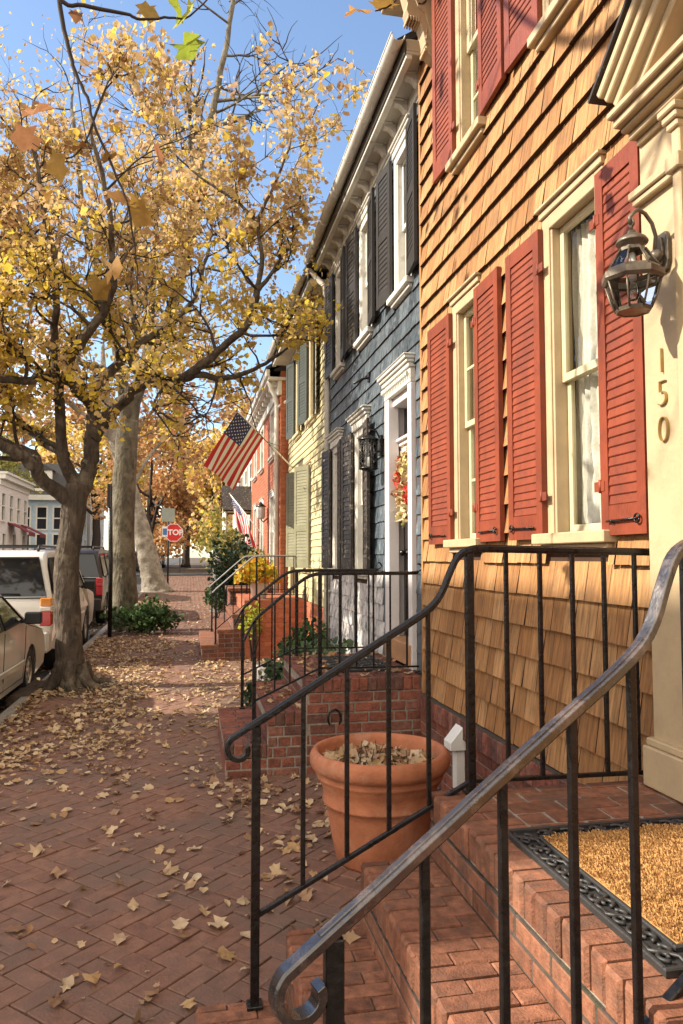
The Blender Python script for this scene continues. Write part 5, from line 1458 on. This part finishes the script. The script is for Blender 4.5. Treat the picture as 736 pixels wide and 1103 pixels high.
    m = MB(); m.box(cx - .16, cx + .16, y_rear - .02 + spec.get('py', 0), y_rear + .03, zb + spec['plate'], zb + spec['plate'] + .16, 'sign_white', .5); m.build('plate', t)
    if spec.get('rack'):
        for s in (1, -1):
            m = MB(); x = cx + s * (w - .30); z = spec['rack']; a, b = spec['racky']
            m.tube([(x, y_rear + a, zb + z - .05), (x, y_rear + a + .08, zb + z + .03), (x, y_rear + b - .08, zb + z + .03), (x, y_rear + b, zb + z - .05)], .02, 8, 'black_plastic', .5); m.build('roof_rail', t)
        m = MB()
        for yy in (a + .3, b - .5): m.tube([(cx - w + .3, y_rear + yy, zb + z + .035), (cx + w - .3, y_rear + yy, zb + z + .035)], .018, 6, 'black_plastic', .5)
        m.build('crossbar', t)
    return t


SUV = dict(L=5.2, w=2.0, belt=1.18, tum=.22, wr=.39, wc=(1.05, 4.15), sill=.36,
    top=[(0.02, .44), (-.02, .62), (-.02, 1.12), (.05, 1.22), (.22, 1.78), (.38, 1.90), (.9, 1.935), (2.9, 1.935), (3.25, 1.86), (3.86, 1.26), (4.1, 1.18), (4.95, 1.08), (5.16, .98), (5.2, .74), (5.18, .44)],
    glass=[[(.32, 1.24), (.38, 1.70), (.50, 1.80), (1.35, 1.82), (1.35, 1.24)], [(1.45, 1.24), (1.45, 1.82), (2.33, 1.82), (2.33, 1.24)], [(2.43, 1.24), (2.43, 1.82), (2.95, 1.81), (3.12, 1.74), (3.62, 1.26)]],
    seams=[[(1.42, 1.22), (1.52, .95), (1.62, .5)], [(2.38, 1.22), (2.38, .40)], [(3.66, 1.22), (3.55, .40)], [(1.6, .44), (3.55, .44)]], handles=[(1.6, 1.06), (2.55, 1.06)], mould=.72,
    mirror=(3.35, 1.27), rear=(.03, 1.20, .235, 1.80), front=(3.90, 1.24, 3.30, 1.84), wiper=True,
    tail=[('lamp_red', .78, 1.0, .16, 0), ('lamp_clear', 1.0, 1.07, .16, 0), ('lamp_amber', 1.07, 1.2, .16, .01)], head=(.80, 1.02), bump='bumper', plate=.86, rack=1.96, racky=(.5, 2.9), sp=5)
SEDAN = dict(L=4.75, w=1.80, belt=.93, tum=.36, wr=.32, wc=(1.02, 3.78), sill=.24,
    top=[(0.03, .34), (-.01, .52), (.02, .90), (.12, 1.0), (.75, 1.04), (1.02, 1.10), (1.65, 1.40), (2.2, 1.46), (2.75, 1.42), (3.55, 1.03), (3.75, .97), (4.4, .84), (4.66, .72), (4.75, .55), (4.73, .34)],
    glass=[[(1.10, .99), (1.66, 1.32), (1.72, 1.32), (1.72, .99)], [(1.80, .99), (1.80, 1.34), (2.2, 1.385), (2.28, 1.385), (2.28, .99)], [(2.36, .99), (2.36, 1.38), (2.75, 1.345), (3.36, 1.02)]],
    seams=[[(1.45, .94), (1.36, .72), (1.46, .42), (1.55, .32)], [(2.32, .95), (2.32, .30)], [(3.42, .95), (3.36, .6), (3.32, .30)], [(1.55, .31), (3.32, .31)], [(3.55, .95), (4.5, .80)]], handles=[(1.75, .84), (2.60, .84)], mould=.50,
    mirror=(3.28, 1.05), rear=(.98, 1.11, 1.60, 1.39), front=(3.52, 1.06, 2.82, 1.41), tail=[('lamp_red', .70, .90, .38, .01)], head=(.58, .72), plate=.68, mirmat='black_plastic', sp=9)
CROSS = dict(SUV, L=4.7, w=1.88, belt=1.08, wr=.36, wc=(.95, 3.75), sill=.32,
    top=[(0.02, .40), (-.02, .58), (0, 1.02), (.08, 1.12), (.40, 1.66), (.6, 1.74), (1.1, 1.77), (2.4, 1.76), (2.8, 1.70), (3.45, 1.18), (3.7, 1.10), (4.45, .98), (4.66, .88), (4.7, .66), (4.68, .40)],
    glass=[[(.52, 1.14), (.62, 1.55), (.75, 1.63), (1.2, 1.65), (1.2, 1.14)], [(1.3, 1.14), (1.3, 1.66), (2.1, 1.66), (2.1, 1.14)], [(2.2, 1.14), (2.2, 1.66), (2.6, 1.64), (3.24, 1.16)]],
    seams=[[(1.26, 1.1), (1.4, .5)], [(2.15, 1.1), (2.15, .38)], [(3.28, 1.1), (3.2, .38)]], handles=[(1.45, .98), (2.35, .98)], mould=.62, mirror=(3.05, 1.18), rear=(.09, 1.12, .385, 1.63), front=(3.50, 1.15, 2.85, 1.67),
    tail=[('lamp_red', .84, 1.14, .14, .0)], head=(.74, .92), bump=None, plate=.78, rack=1.79, racky=(.7, 2.4), py=-.01, wiper=True)
car('silver sedan at the left edge, nearest of the cars parked along the kerb', -2.03, 6.72, SEDAN, 'paint_silver')
car('white sport utility vehicle with roof rails parked behind the near tree trunk', -2.05, 11.95, SUV, 'paint_white')
car('dark brown sport utility vehicle parked between the white one and the grey trunk', -2.12, 19.3, SUV, 'paint_dark')
car('dark car mostly hidden behind the straight grey trunk and leaning pale trunk', -2.1, 26.0, CROSS, 'paint_dark')
car('dark car parked far off beneath the stop sign', -2.2, 57.0, CROSS, 'paint_dark')
car('blue car parked far off, just right of the stop sign post', -2.1, 64.0, SEDAN, 'paint_blue')

# ================================================================== TREES
class Tree:
    def __init__(s, seed): s.r = random.Random(seed); s.w = MB(); s.tw = MB(); s.lv = []; s.n = 0

    def limb(s, pts, r0, r1, mat, n=9, flare=None, sub=5):
        P = [Vector(p) for p in pts]; out = []
        for i in range(len(P) - 1):
            a, b, c, d = P[max(0, i - 1)], P[i], P[i + 1], P[min(len(P) - 1, i + 2)]
            for k in range(sub):
                t = k / sub
                out.append(.5 * ((2 * b) + (c - a) * t + (2 * a - 5 * b + 4 * c - d) * t * t + (3 * b - a - 3 * c + d) * t ** 3))
        out.append(P[-1]); N = len(out)
        out = [p + Vector((s.r.gauss(0, 1), s.r.gauss(0, 1), s.r.gauss(0, 1))) * (min(r0, .1) * .12 * (5 / sub) ** 2 * (.3 if sub > 8 else 1) if 0 < i < N - 1 else 0) for i, p in enumerate(out)]
        rs = [r0 + (r1 - r0) * (i / (N - 1)) for i in range(N)]
        if flare:
            for i, p in enumerate(out):
                h = p.z - P[0].z; rs[i] *= 1 + flare * math.exp(-max(0, h) / .22)
        b0 = len(s.w.v)
        s.w.tube(out, rs, n, mat, .5)
        # lumpy bark
        for i in range(b0, len(s.w.v)):
            v = Vector(s.w.v[i]); k = i - b0; c = out[min(N - 1, k // n)]; rr = rs[min(N - 1, k // n)]
            d = v - c; f = 1 + .11 * mnoise.noise((v.x * 2.6 / max(.3, rr * 4), v.y * 2.6 / max(.3, rr * 4), v.z * 1.4)) + .05 * mnoise.noise((v.x * 12, v.y * 12, v.z * 5)) - .07 * abs(mnoise.noise((v.x * 22, v.y * 22, v.z * 3.5)))
            s.w.v[i] = tuple(c + d * f)
        return out, rs

    def grow(s, p, d, r, L, lev, up, mat, spec):
        """a branch that wanders, thins and splits; leaves along the last order"""
        n = 4 if lev > 1 else 6; pts = [Vector(p)]; d = Vector(d).normalized()
        for i in range(n):
            d = (d + Vector((s.r.gauss(0, .22), s.r.gauss(0, .22), s.r.gauss(0, .18) + up * .12))).normalized(); pts.append(pts[-1] + d * (L / n))
        rs = [r * (1 - .7 * i / n) for i in range(n + 1)]
        (s.w if r > .02 else s.tw).tube(pts, rs, 5 if r > .012 else 3, mat if r > .02 else 'bark_twig', .5, cap=False)
        mx = spec['lev']
        if lev < mx:
            k = spec['kids'][lev]
            for i in range(k):
                t = s.r.uniform(.25, 1.0) if i else 1.0
                j = min(n - 1, int(t * n)); q = pts[j].lerp(pts[j + 1], t * n - j) if j < n else pts[-1]
                dd = (pts[j + 1] - pts[j]).normalized(); side = Vector((s.r.gauss(0, 1), s.r.gauss(0, 1), s.r.gauss(0, .7))); side = (side - dd * side.dot(dd)).normalized()
                s.grow(q, dd * .75 + side * s.r.uniform(.5, 1.0), max(.003, r * .55), L * s.r.uniform(.5, .75), lev + 1, up, mat, spec)
        if lev >= spec.get('leaf_from', mx):
            for _ in range(spec['leaves']):
                t = s.r.random() ** .7; j = min(n - 1, int(t * n)); q = pts[j].lerp(pts[j + 1], t * n - j); sp = spec['spread']
                s.lv.append((q.x + s.r.gauss(0, sp), q.y + s.r.gauss(0, sp), q.z + s.r.gauss(0, sp) - sp * .5))

    def along(s, out, rs, t0, step, L, up, mat, spec, out_bias=None, lev=0):
        acc = 0; T = len(out)
        for i in range(1, T):
            acc += (out[i] - out[i - 1]).length
            if i / T >= t0 and acc > step * s.r.uniform(.6, 1.4):
                acc = 0; d = (out[i] - out[i - 1]).normalized(); side = Vector((s.r.gauss(0, 1), s.r.gauss(0, 1), s.r.gauss(.3, .6))); side = (side - d * side.dot(d)).normalized()
                s.grow(out[i], d * .35 + side + (out_bias or Vector()), min(.045, rs[i] * .5), L * s.r.uniform(.6, 1.3), lev, up, mat, spec)
        s.grow(out[-1], out[-1] - out[-2], rs[-1] * .9, L, lev, up, mat, spec)


def finish(tr, name, label, base, leaf, size, group, aspect=.6, shape='leaf', droop=.3, seed=1, sizes=None, vars_=None):
    t = thing(name, label, 'tree', base, group)
    tr.w.build('trunk', t, recalc=False)
    if tr.tw.f: tr.tw.build('twigs', t, recalc=False)
    if tr.lv: leaf_mesh('crown', tr.lv, leaf, t, size=size, aspect=aspect, shape=shape, droop=droop, seed=seed, sizes=sizes, vars_=vars_)
    return t


GT = 'trees along the kerb'
# --- the near tree
T = Tree(11); bk = 'bark_near'; DX = Vector((.055, 0, 0))
o, r = T.limb([(-1.46, 10.2, -.1), (-1.50, 10.2, .25), (-1.54, 10.2, .8), (-1.57, 10.2, 1.44), (-1.53, 10.2, 1.98), (-1.49, 10.2, 2.40), (-1.46, 10.2, 2.62)], .165, .15, bk, 40, flare=.7, sub=16)
for k in range(7):
    a = k * .9 + .3; T.limb([(-1.48 + .12 * math.cos(a), 10.2 + .12 * math.sin(a), .30), (-1.48 + .27 * math.cos(a), 10.2 + .27 * math.sin(a), .07), (-1.48 + .55 * math.cos(a + .2), 10.2 + .55 * math.sin(a + .2), -.03)], .10, .03, bk, 12, sub=8)
T0 = 0
LM = {'A': ([(-1.50, 10.2, 2.38), (-1.81, 10.0, 2.62), (-2.02, 9.8, 2.90), (-2.28, 9.6, 3.03), (-2.65, 9.4, 3.26), (-3.3, 9.0, 3.7)], .105, .04),
 'A2': ([(-1.9, 9.9, 2.74), (-2.0, 10.1, 3.0), (-2.35, 10.2, 3.15), (-2.9, 10.3, 3.5), (-3.6, 10.4, 4.1)], .07, .03),
 'B': ([(-1.47, 10.2, 2.45), (-1.54, 10.2, 2.75), (-1.63, 10.1, 3.0), (-1.66, 10.0, 3.65), (-1.74, 9.9, 4.29), (-1.72, 9.8, 5.22), (-1.9, 9.6, 6.3)], .10, .03),
 'C': ([(-1.43, 10.2, 2.45), (-1.32, 10.3, 2.91), (-1.29, 10.3, 3.29), (-1.28, 10.3, 3.6), (-1.29, 10.3, 3.79)], .11, .085),
 'C1': ([(-1.29, 10.3, 3.70), (-1.42, 10.1, 3.8), (-1.56, 9.9, 3.93), (-1.77, 9.6, 3.91), (-2.02, 9.3, 3.77), (-2.46, 9.0, 3.79), (-3.1, 8.7, 4.1)], .085, .03),
 'C2': ([(-1.45, 10.05, 3.82), (-1.55, 9.8, 4.09), (-1.41, 9.7, 4.37), (-1.15, 9.6, 4.69), (-.98, 9.4, 5.01), (-.98, 9.2, 5.4), (-1.0, 9.0, 5.88), (-1.2, 8.8, 6.6)], .08, .025),
 'C3': ([(-1.29, 10.3, 3.25), (-1.18, 10.25, 3.45), (-.94, 10.2, 3.72), (-.69, 10.1, 3.96), (-.28, 10.0, 3.99), (.05, 9.8, 4.14), (.38, 9.6, 4.38), (.70, 9.4, 4.71), (.83, 9.3, 5.11)], .10, .035),
 'C4': ([(-1.29, 10.3, 3.72), (-1.25, 10.3, 3.98), (-1.02, 10.4, 4.27), (-.74, 10.6, 4.66), (-.32, 10.8, 5.02), (.02, 11.0, 5.52), (.22, 11.2, 6.32)], .085, .025),
 'C5': ([(-.2, 10.0, 3.99), (.10, 9.85, 4.08), (.46, 9.9, 4.06), (.9, 10.0, 4.28), (1.2, 10.1, 4.5)], .055, .02),
 'C6': ([(-1.61, 10.1, 3.0), (-2.05, 10.6, 3.31), (-2.51, 11.0, 3.75), (-3.0, 11.4, 4.6)], .07, .025),
 'U1': ([(.70, 9.4, 4.71), (.86, 9.3, 5.4), (.80, 9.3, 5.96), (1.0, 9.2, 6.42), (1.2, 9.2, 7.0)], .035, .012),
 'U2': ([(.80, 9.3, 5.96), (.5, 9.4, 6.28), (.06, 9.5, 6.59), (-.31, 9.6, 6.95)], .025, .010),
 'U3': ([(-1.72, 9.8, 5.2), (-2.3, 9.9, 5.9), (-2.8, 10.0, 6.8)], .045, .02),
 'U4': ([(-.74, 10.6, 4.66), (-.9, 11.0, 5.6), (-.8, 11.2, 6.8)], .045, .02),
 'U5': ([(-2.65, 9.4, 3.26), (-3.0, 9.6, 4.2), (-3.1, 9.7, 5.4), (-3.0, 9.7, 6.4)], .05, .02)}
S1 = dict(lev=2, kids=[5, 4], leaves=11, spread=.055, leaf_from=1)
for k, (p, a, b) in LM.items():
    o, r = T.limb(p, a, b, bk, 10)
    if k != 'C': T.along(o, r, .35 if k[0] != 'U' else .1, .27, .85, .55, bk, S1)
T.lv = [p for p in T.lv if not (p[0] > -.1 and p[2] < 4.0)]
vv = [min(1, max(0, random.gauss(.62 if p[2] < 5.4 else .34, .26))) for p in T.lv]
LV1 = len(T.lv)
finish(T, 'street_tree', 'near street tree with dark forked limbs and a dense gold and tan autumn crown', (-1.57, 10.2, 0), 'leaf_tan', .054, GT, droop=.5, seed=2, vars_=vv, sizes=[random.choice((.045, .055, .06, .075, .10)) * random.uniform(.8, 1.2) for _ in vv])

# --- straight grey trunk, its top rising bare into the sky
T = Tree(23); bk = 'bark_grey'
o, r = T.limb([(-1.38, 17.5, -.1), (-1.42, 17.5, .6), (-1.48, 17.5, 1.6), (-1.50, 17.5, 2.73), (-1.47, 17.5, 4.0), (-1.42, 17.5, 4.8)], .285, .235, bk, 30, flare=.35, sub=10)
o2, r2 = T.limb([(-1.40, 17.5, 4.6), (-1.15, 17.5, 5.8), (-.49, 17.5, 7.5), (-.09, 17.5, 9.31), (.10, 17.5, 10.9), (.37, 17.5, 12.3), (.73, 17.5, 14.2), (.93, 17.5, 16.2)], .17, .045, bk, 12)
o3, r3 = T.limb([(-1.46, 17.5, 4.5), (-1.55, 17.4, 5.6), (-1.9, 17.2, 7.2), (-2.4, 17.0, 9.2), (-2.7, 16.8, 11.6)], .16, .035, bk, 12)
o4, r4 = T.limb([(-1.2, 17.5, 5.6), (-1.0, 17.6, 6.9), (-.9, 17.7, 9.2), (-.8, 17.8, 11.6)], .12, .03, bk, 9)
o5, r5 = T.limb([(-1.9, 17.2, 7.2), (-2.9, 17.2, 8.0), (-4.0, 17.0, 9.4), (-5.0, 17, 11.2)], .10, .03, bk, 9)
o6, r6 = T.limb([(-1.6, 17.4, 5.8), (-2.9, 17.0, 6.2), (-4.2, 16.6, 7.0), (-5.6, 16.3, 8.3)], .10, .03, bk, 9)
S2 = dict(lev=2, kids=[5, 4], leaves=9, spread=.15, leaf_from=1)
S2b = dict(lev=2, kids=[5, 4], leaves=0, spread=.1)
for o_, r_ in ((o3, r3), (o4, r4), (o5, r5), (o6, r6)): T.along(o_, r_, .2, .5, 1.5, .6, bk, S2)
nl = len(o2); T.along(o2[:nl // 2 + 2], r2[:nl // 2 + 2], .25, .5, 1.5, .6, bk, S2); T.along(o2[nl // 2:], r2[nl // 2:], .0, .55, 1.5, .5, bk, S2b)
T.grow(o2[26], Vector((1, -.2, .15)), .05, 2.2, 0, .1, bk, S2b); T.grow(o2[24], Vector((1, .2, -.1)), .05, 2.0, 0, .1, bk, S2b)
LV2 = len(T.lv)
vv = [min(1, max(0, random.gauss(.30, .2))) for p in T.lv]
finish(T, 'street_tree', 'tall street tree with a straight grey trunk whose bare top leans into the blue sky', (-1.40, 17.5, 0), 'leaf_tan', .095, GT, droop=.9, seed=3, vars_=vv, aspect=.5)

# --- leaning pale sycamore
T = Tree(31); bk = 'bark_pale'; gz = g(31)
o, r = T.limb([(-1.35, 31.5, gz - .1), (-1.55, 31.5, 1.0), (-1.75, 31.5, 1.9), (-2.10, 31.5, 3.2), (-2.5, 31.5, 4.6), (-3.1, 31.5, 6.5), (-3.6, 31.4, 8.6)], .50, .22, bk, 24, flare=.5, sub=8)
SB = dict(lev=2, kids=[5, 4], leaves=7, spread=.25, leaf_from=1)
for p, a, b in (([(-2.4, 31.5, 4.4), (-1.7, 31.2, 5.8), (-.6, 31, 6.9), (.6, 31, 7.6)], .09, .03), ([(-2.8, 31.5, 5.6), (-2.2, 32, 7.0), (-1.3, 32.3, 8.4)], .16, .04), ([(-3.1, 31.5, 6.5), (-4.4, 31.3, 7.5), (-5.8, 31, 8.6)], .16, .04), ([(-3.6, 31.4, 8.6), (-3.6, 31.4, 10.4)], .2, .05)):
    o, r = T.limb(p, a, b, bk, 9); T.along(o, r, .2, .55, 1.9, .3, bk, SB)
finish(T, 'street_tree', 'thick pale sycamore trunk leaning left beyond the straight grey trunk', (-1.35, 31.5, gz), 'leaf_rust', .20, GT, seed=4, droop=.5)

# --- farther autumn trees
def far_tree(label, x, y, h, cr, n, size, leaf, seed, bark='bark_twig', low=.3, group='autumn trees at the end of the street'):
    T = Tree(seed); R = random.Random(seed); zb = g(y)
    T.limb([(x, y, zb - .1), (x + .1, y, zb + h * .25), (x - .1, y, zb + h * .5), (x + .1, y, zb + h * .85)], h * .03, h * .008, bark, 9, flare=.4)
    L = []
    for k in range(12):
        a = R.random() * 6.28; q = R.uniform(.25, .9) * cr; L.append((x + q * math.cos(a), y + q * math.sin(a), zb + h * R.uniform(low + .05, .95), R.uniform(.25, .5) * cr))
        T.limb([(x, y, zb + h * R.uniform(.2, .6)), (x + q * .5 * math.cos(a), y + q * .5 * math.sin(a), zb + h * R.uniform(.35, .7)), L[-1][:3]], h * .012, h * .003, bark, 6)
    for _ in range(n):
        l = R.choice(L); d = Vector((R.gauss(0, 1), R.gauss(0, 1), R.gauss(0, .75))).normalized() * l[3] * R.random() ** .45
        T.lv.append((l[0] + d.x, l[1] + d.y, max(zb + h * low * .7, l[2] + d.z)))
    finish(T, 'autumn_tree', label, (x, y, zb), leaf, size, group, seed=seed, droop=.3)
FT = [('rust-orange tree closing the street behind the stop sign', -2.6, 50, 8.5, 3.4, 3800, .26, 'leaf_rust', 51),
 ('golden tan tree behind the small drooping flag', 1.9, 46, 10.5, 3.8, 5200, .26, 'leaf_tan', 52),
 ('broad rust tree far behind the big flag', -.4, 66, 11.5, 4.6, 4200, .34, 'leaf_rust', 53),
 ('tall tan tree above the far left houses', -7.0, 58, 13, 4.4, 4200, .34, 'leaf_tan', 54),
 ('yellow tree low at the end of the pavement', 2.4, 76, 8.5, 4.0, 2600, .34, 'leaf_yellow', 55),
 ('dark rust tree far left, behind the mansard roof', -14, 72, 14, 5.0, 3200, .4, 'leaf_rust', 56),
 ('yellow-brown tree farthest down the street', -4.5, 95, 13, 6.0, 3800, .45, 'leaf_tan', 57),
 ('olive tree beyond the white house at the end of the right row', 5.0, 98, 12, 5.5, 3000, .45, 'leaf_olive', 58),
 ('tall green-gold tree between the white rowhouse and the light blue house', -12.5, 51, 9.5, 2.8, 2400, .24, 'leaf_olive', 59)]
for a in FT: far_tree(*a, low=.16 if a[1] > -3 else .42)

# --- tree overhead: twigs with large leaves hanging into the top of the view
T = Tree(41); bk = 'bark_near'
T.limb([(-1.75, 1.2, -.1), (-1.72, 1.2, 1.5), (-1.7, 1.25, 3.0), (-1.55, 1.5, 4.2), (-1.4, 1.8, 5.4)], .2, .10, bk, 14, flare=.5)
T.limb([(-1.62, 1.4, 3.8), (-1.25, 2.3, 4.45), (-.9, 3.1, 4.75), (-.67, 3.55, 4.62)], .06, .016, bk, 8)
T.limb([(-1.45, 1.7, 5.0), (-.5, 2.2, 5.3), (.5, 2.7, 5.1), (.95, 3.0, 4.42)], .05, .008, bk, 8)
def tw(p, a, b): T.limb(p, a, b, 'bark_twig', 6)
tw([(-.68, 3.55, 4.62), (-.64, 3.6, 4.30), (-.59, 3.6, 4.07), (-.56, 3.6, 3.98), (-.50, 3.6, 3.85), (-.48, 3.6, 3.76), (-.37, 3.6, 3.5), (-.31, 3.6, 3.35), (-.27, 3.6, 3.1), (-.26, 3.6, 2.95)], .012, .003)
tw([(-.85, 3.2, 4.68), (-.61, 3.3, 4.16), (-.49, 3.3, 4.11), (-.31, 3.3, 4.1), (-.25, 3.3, 4.08), (-.12, 3.3, 4.11), (-.03, 3.3, 4.13), (.1, 3.3, 4.3)], .012, .003)
tw([(-.48, 3.6, 3.76), (-.52, 3.6, 3.64), (-.58, 3.6, 3.57), (-.67, 3.6, 3.58), (-.75, 3.6, 3.62)], .006, .002)
tw([(-.48, 3.6, 3.76), (-.42, 3.6, 3.95), (-.36, 3.6, 4.05)], .005, .002); tw([(-.56, 3.6, 3.98), (-.52, 3.62, 3.72), (-.47, 3.6, 3.56)], .004, .002)
tw([(.95, 3.0, 4.42), (.91, 3.0, 4.25), (.87, 3.0, 4.14), (.82, 3.0, 4.08), (.76, 3.0, 4.05)], .007, .003)
tw([(-.37, 3.6, 3.5), (-.28, 3.6, 3.56), (-.2, 3.6, 3.6)], .004, .002); tw([(-.31, 3.6, 3.35), (-.35, 3.6, 3.2), (-.37, 3.6, 3.05)], .003, .0015)
big = [(-.74, 3.6, 3.80, .17), (-.78, 3.6, 3.64, .14), (-.64, 3.6, 3.52, .15), (-.42, 3.6, 3.61, .13), (-.17, 3.6, 3.64, .17), (-.26, 3.6, 3.33, .17), (-.36, 3.6, 3.40, .12), (-.68, 3.6, 3.36, .10), (-.36, 3.55, 3.02, .14), (-.42, 3.55, 2.93, .13), (-.57, 3.6, 4.27, .09), (-.22, 3.35, 4.16, .13), (.68, 3.0, 4.03, .13), (.80, 3.0, 4.09, .13), (-.54, 3.6, 3.62, .10), (-.3, 3.6, 3.12, .12)]
T.lv = [b[:3] for b in big]
T2 = T
SO = dict(lev=2, kids=[4, 3], leaves=2, spread=.06)
for p in ([(-1.4, 1.8, 5.4), (-1.2, 2.4, 6.3), (-.9, 3.2, 7.2), (-.7, 3.9, 8.4)], [(-1.4, 1.8, 5.4), (-1.6, 2.6, 6.0), (-1.6, 3.6, 6.7), (-1.4, 4.6, 7.6)], [(-1.4, 1.8, 5.4), (-1.0, 1.9, 6.6), (-.8, 2.2, 8.0)], [(-1.3, 2.2, 6.0), (-.4, 2.7, 6.7), (.3, 3.1, 7.4)]):
    o, r = T.limb(p, .055, .015, bk, 8); T.along(o, r, .1, .3, 1.0, .4, bk, SO)
up_lv = list(T.lv[16:])
tt = finish(T, 'street_tree', 'overhanging tree whose twigs dangle large brown leaves into the top of the view', (-1.75, 1.2, 0), 'leaf_big', .14, GT, shape='maple', aspect=.55, seed=6, sizes=[b[3] for b in big] + [.11] * len(up_lv), droop=.8)
leaf_mesh('green_leaves', [(-.05, 3.3, 4.13), (-.03, 3.3, 3.98), (-.09, 3.3, 4.16)], 'leaf_bright', tt, shape='maple', sizes=[.15, .14, .12], seed=15, droop=.6)

# ================================================================== FALLEN LEAVES
rng = np.random.default_rng(77)
def dens(x, y):
    d = .035 + .03 * (y > 5)
    if 7 < y < 16.5: d += .30 * min(1, (y - 7) / 2) * (1 if y < 14 else max(0, (16.5 - y) / 2.5))
    if 5.8 < y < 15.5 and x < -.15: d += 1.6 * min(1, (-.15 - x) / .55) * min(1, (y - 5.8) / 1.2)
    if x > .1 and 4.6 < y < 5.85: d += .22
    if x > .25 and 4.3 < y < 5.8: d += .45
    if 7.3 < y < 12.4 and x > .1: d += .6
    if y > 15.5: d += .10 * max(0, 1 - abs(y - 19) / 8)
    if y > 15.5 and x < -.9: d += .5
    return d
L_ = []; BITS = []
while len(L_) < 8200:
    x, y = rng.uniform(-1.85, 1.75), 2.4 + 24 * rng.random() ** 1.25
    pn = mnoise.noise((x * 1.7, y * 1.1, 9)) + .6 * mnoise.noise((x * 5, y * 4, 2))
    if rng.random() > .8 * dens(x, y) * max(0, .55 + 1.1 * pn): continue
    if 1.0 < y < 2.75 and x > .03: continue
    if x > .26 and 5.78 < y < 7.32 or x > .18 and 12.28 < y < 14.8: continue
    if (x - 1.005) ** 2 + (y - 3.93) ** 2 < .08: continue
    if (x + 1.57) ** 2 + (y - 10.2) ** 2 < .06: continue
    L_.append((x, y, g(y) + .008 + .012 * rng.random() + (.02 * rng.random() if y > 6 and x < -.4 else 0)))
for _ in range(700):   # in the gutter and under the cars
    x, y = rng.uniform(-2.6, -1.99), rng.uniform(5, 26); L_.append((x, y, g(y) - .128 + .02 * rng.random()))
for _ in range(150):
    x, y = rng.uniform(.95, 1.85), rng.uniform(5.85, 7.25)
    if x < 1.2 or rng.random() < .5 + .5 * (x > 1.6): L_.append((x, y, .735 + .01 * rng.random()))
for _ in range(30): L_.append((rng.uniform(.62, .88), rng.uniform(5.85, 7.2), .495))
for _ in range(90): L_.append((rng.uniform(1.0, 1.85), rng.uniform(7.5, 9.9), .275 + .02 * rng.random()))
for _ in range(26): L_.append((rng.uniform(1.15, 1.7), rng.uniform(2.76, 3.3), .012 + .02 * rng.random()))
for _ in range(900):
    x, y = rng.uniform(-1.8, 1.2), 2.5 + 5.5 * rng.random()
    if (x > .03 and y < 2.75) or (x > .25 and y > 5.75) or mnoise.noise((x * 2, y * 2, 4)) < .1 or rng.random() < .4: continue
    BITS.append((x, y, .008 + .004 * rng.random()))
for _ in range(420):
    x, y = rng.uniform(-1.8, 1.3), rng.uniform(2.6, 9.0)
    if (x > .0 and y < 2.76) or (x > .25 and y > 5.75 and y < 7.35) or (x - 1.06) ** 2 + (y - 4.14) ** 2 < .1: continue
    L_.append((x, y, .01 + .008 * rng.random()))
L_ += [(.41, 2.3, .362), (.50, 1.98, .362), (.56, 2.6, .362), (.60, 1.9, .36), (.44, 1.85, .362)]
_sz = np.concatenate([np.where(np.array([q[1] for q in L_]) > 6.2, .062, .068) * rng.uniform(.4, 1.4, len(L_)), rng.uniform(.018, .05, len(BITS))]); L_ += BITS
_k = rng.random(len(L_)) < .5
_P = np.array(L_)
stuff(leaf_mesh('leaf_litter', _P[_k], 'litter', None, sizes=_sz[_k], shape='maple', flat=.30, seed=78, aspect=.5))
stuff(leaf_mesh('small_leaf_litter', _P[~_k], 'litter', None, sizes=_sz[~_k] * .9, shape='leaf', flat=.35, seed=79, aspect=.5))
FL = [(-.28, 3.48), (.17, 3.26), (-.01, 3.46), (-.66, 4.23), (-.75, 3.66), (-.12, 3.03), (-.08, 4.14), (.27, 3.72), (.58, 3.73), (.14, 3.52), (.02, 2.93), (-.02, 3.55), (-.83, 4.57), (-.29, 4.71), (-.47, 3.04), (-.36, 3.17)]
for i, (x, y) in enumerate(FL):
    o = leaf_mesh('fallen_leaf', [(0, 0, 0)], 'litter', None, size=.11, shape='maple', flat=.15, seed=200 + i, aspect=.55, sizes=[.085 + .02 * math.sin(i * 2.3)])
    o.location = (x, y, .016); tag(o, 'single dry tan leaf lying on the bare herringbone bricks in the foreground', 'leaf', 'single leaves on the near pavement')
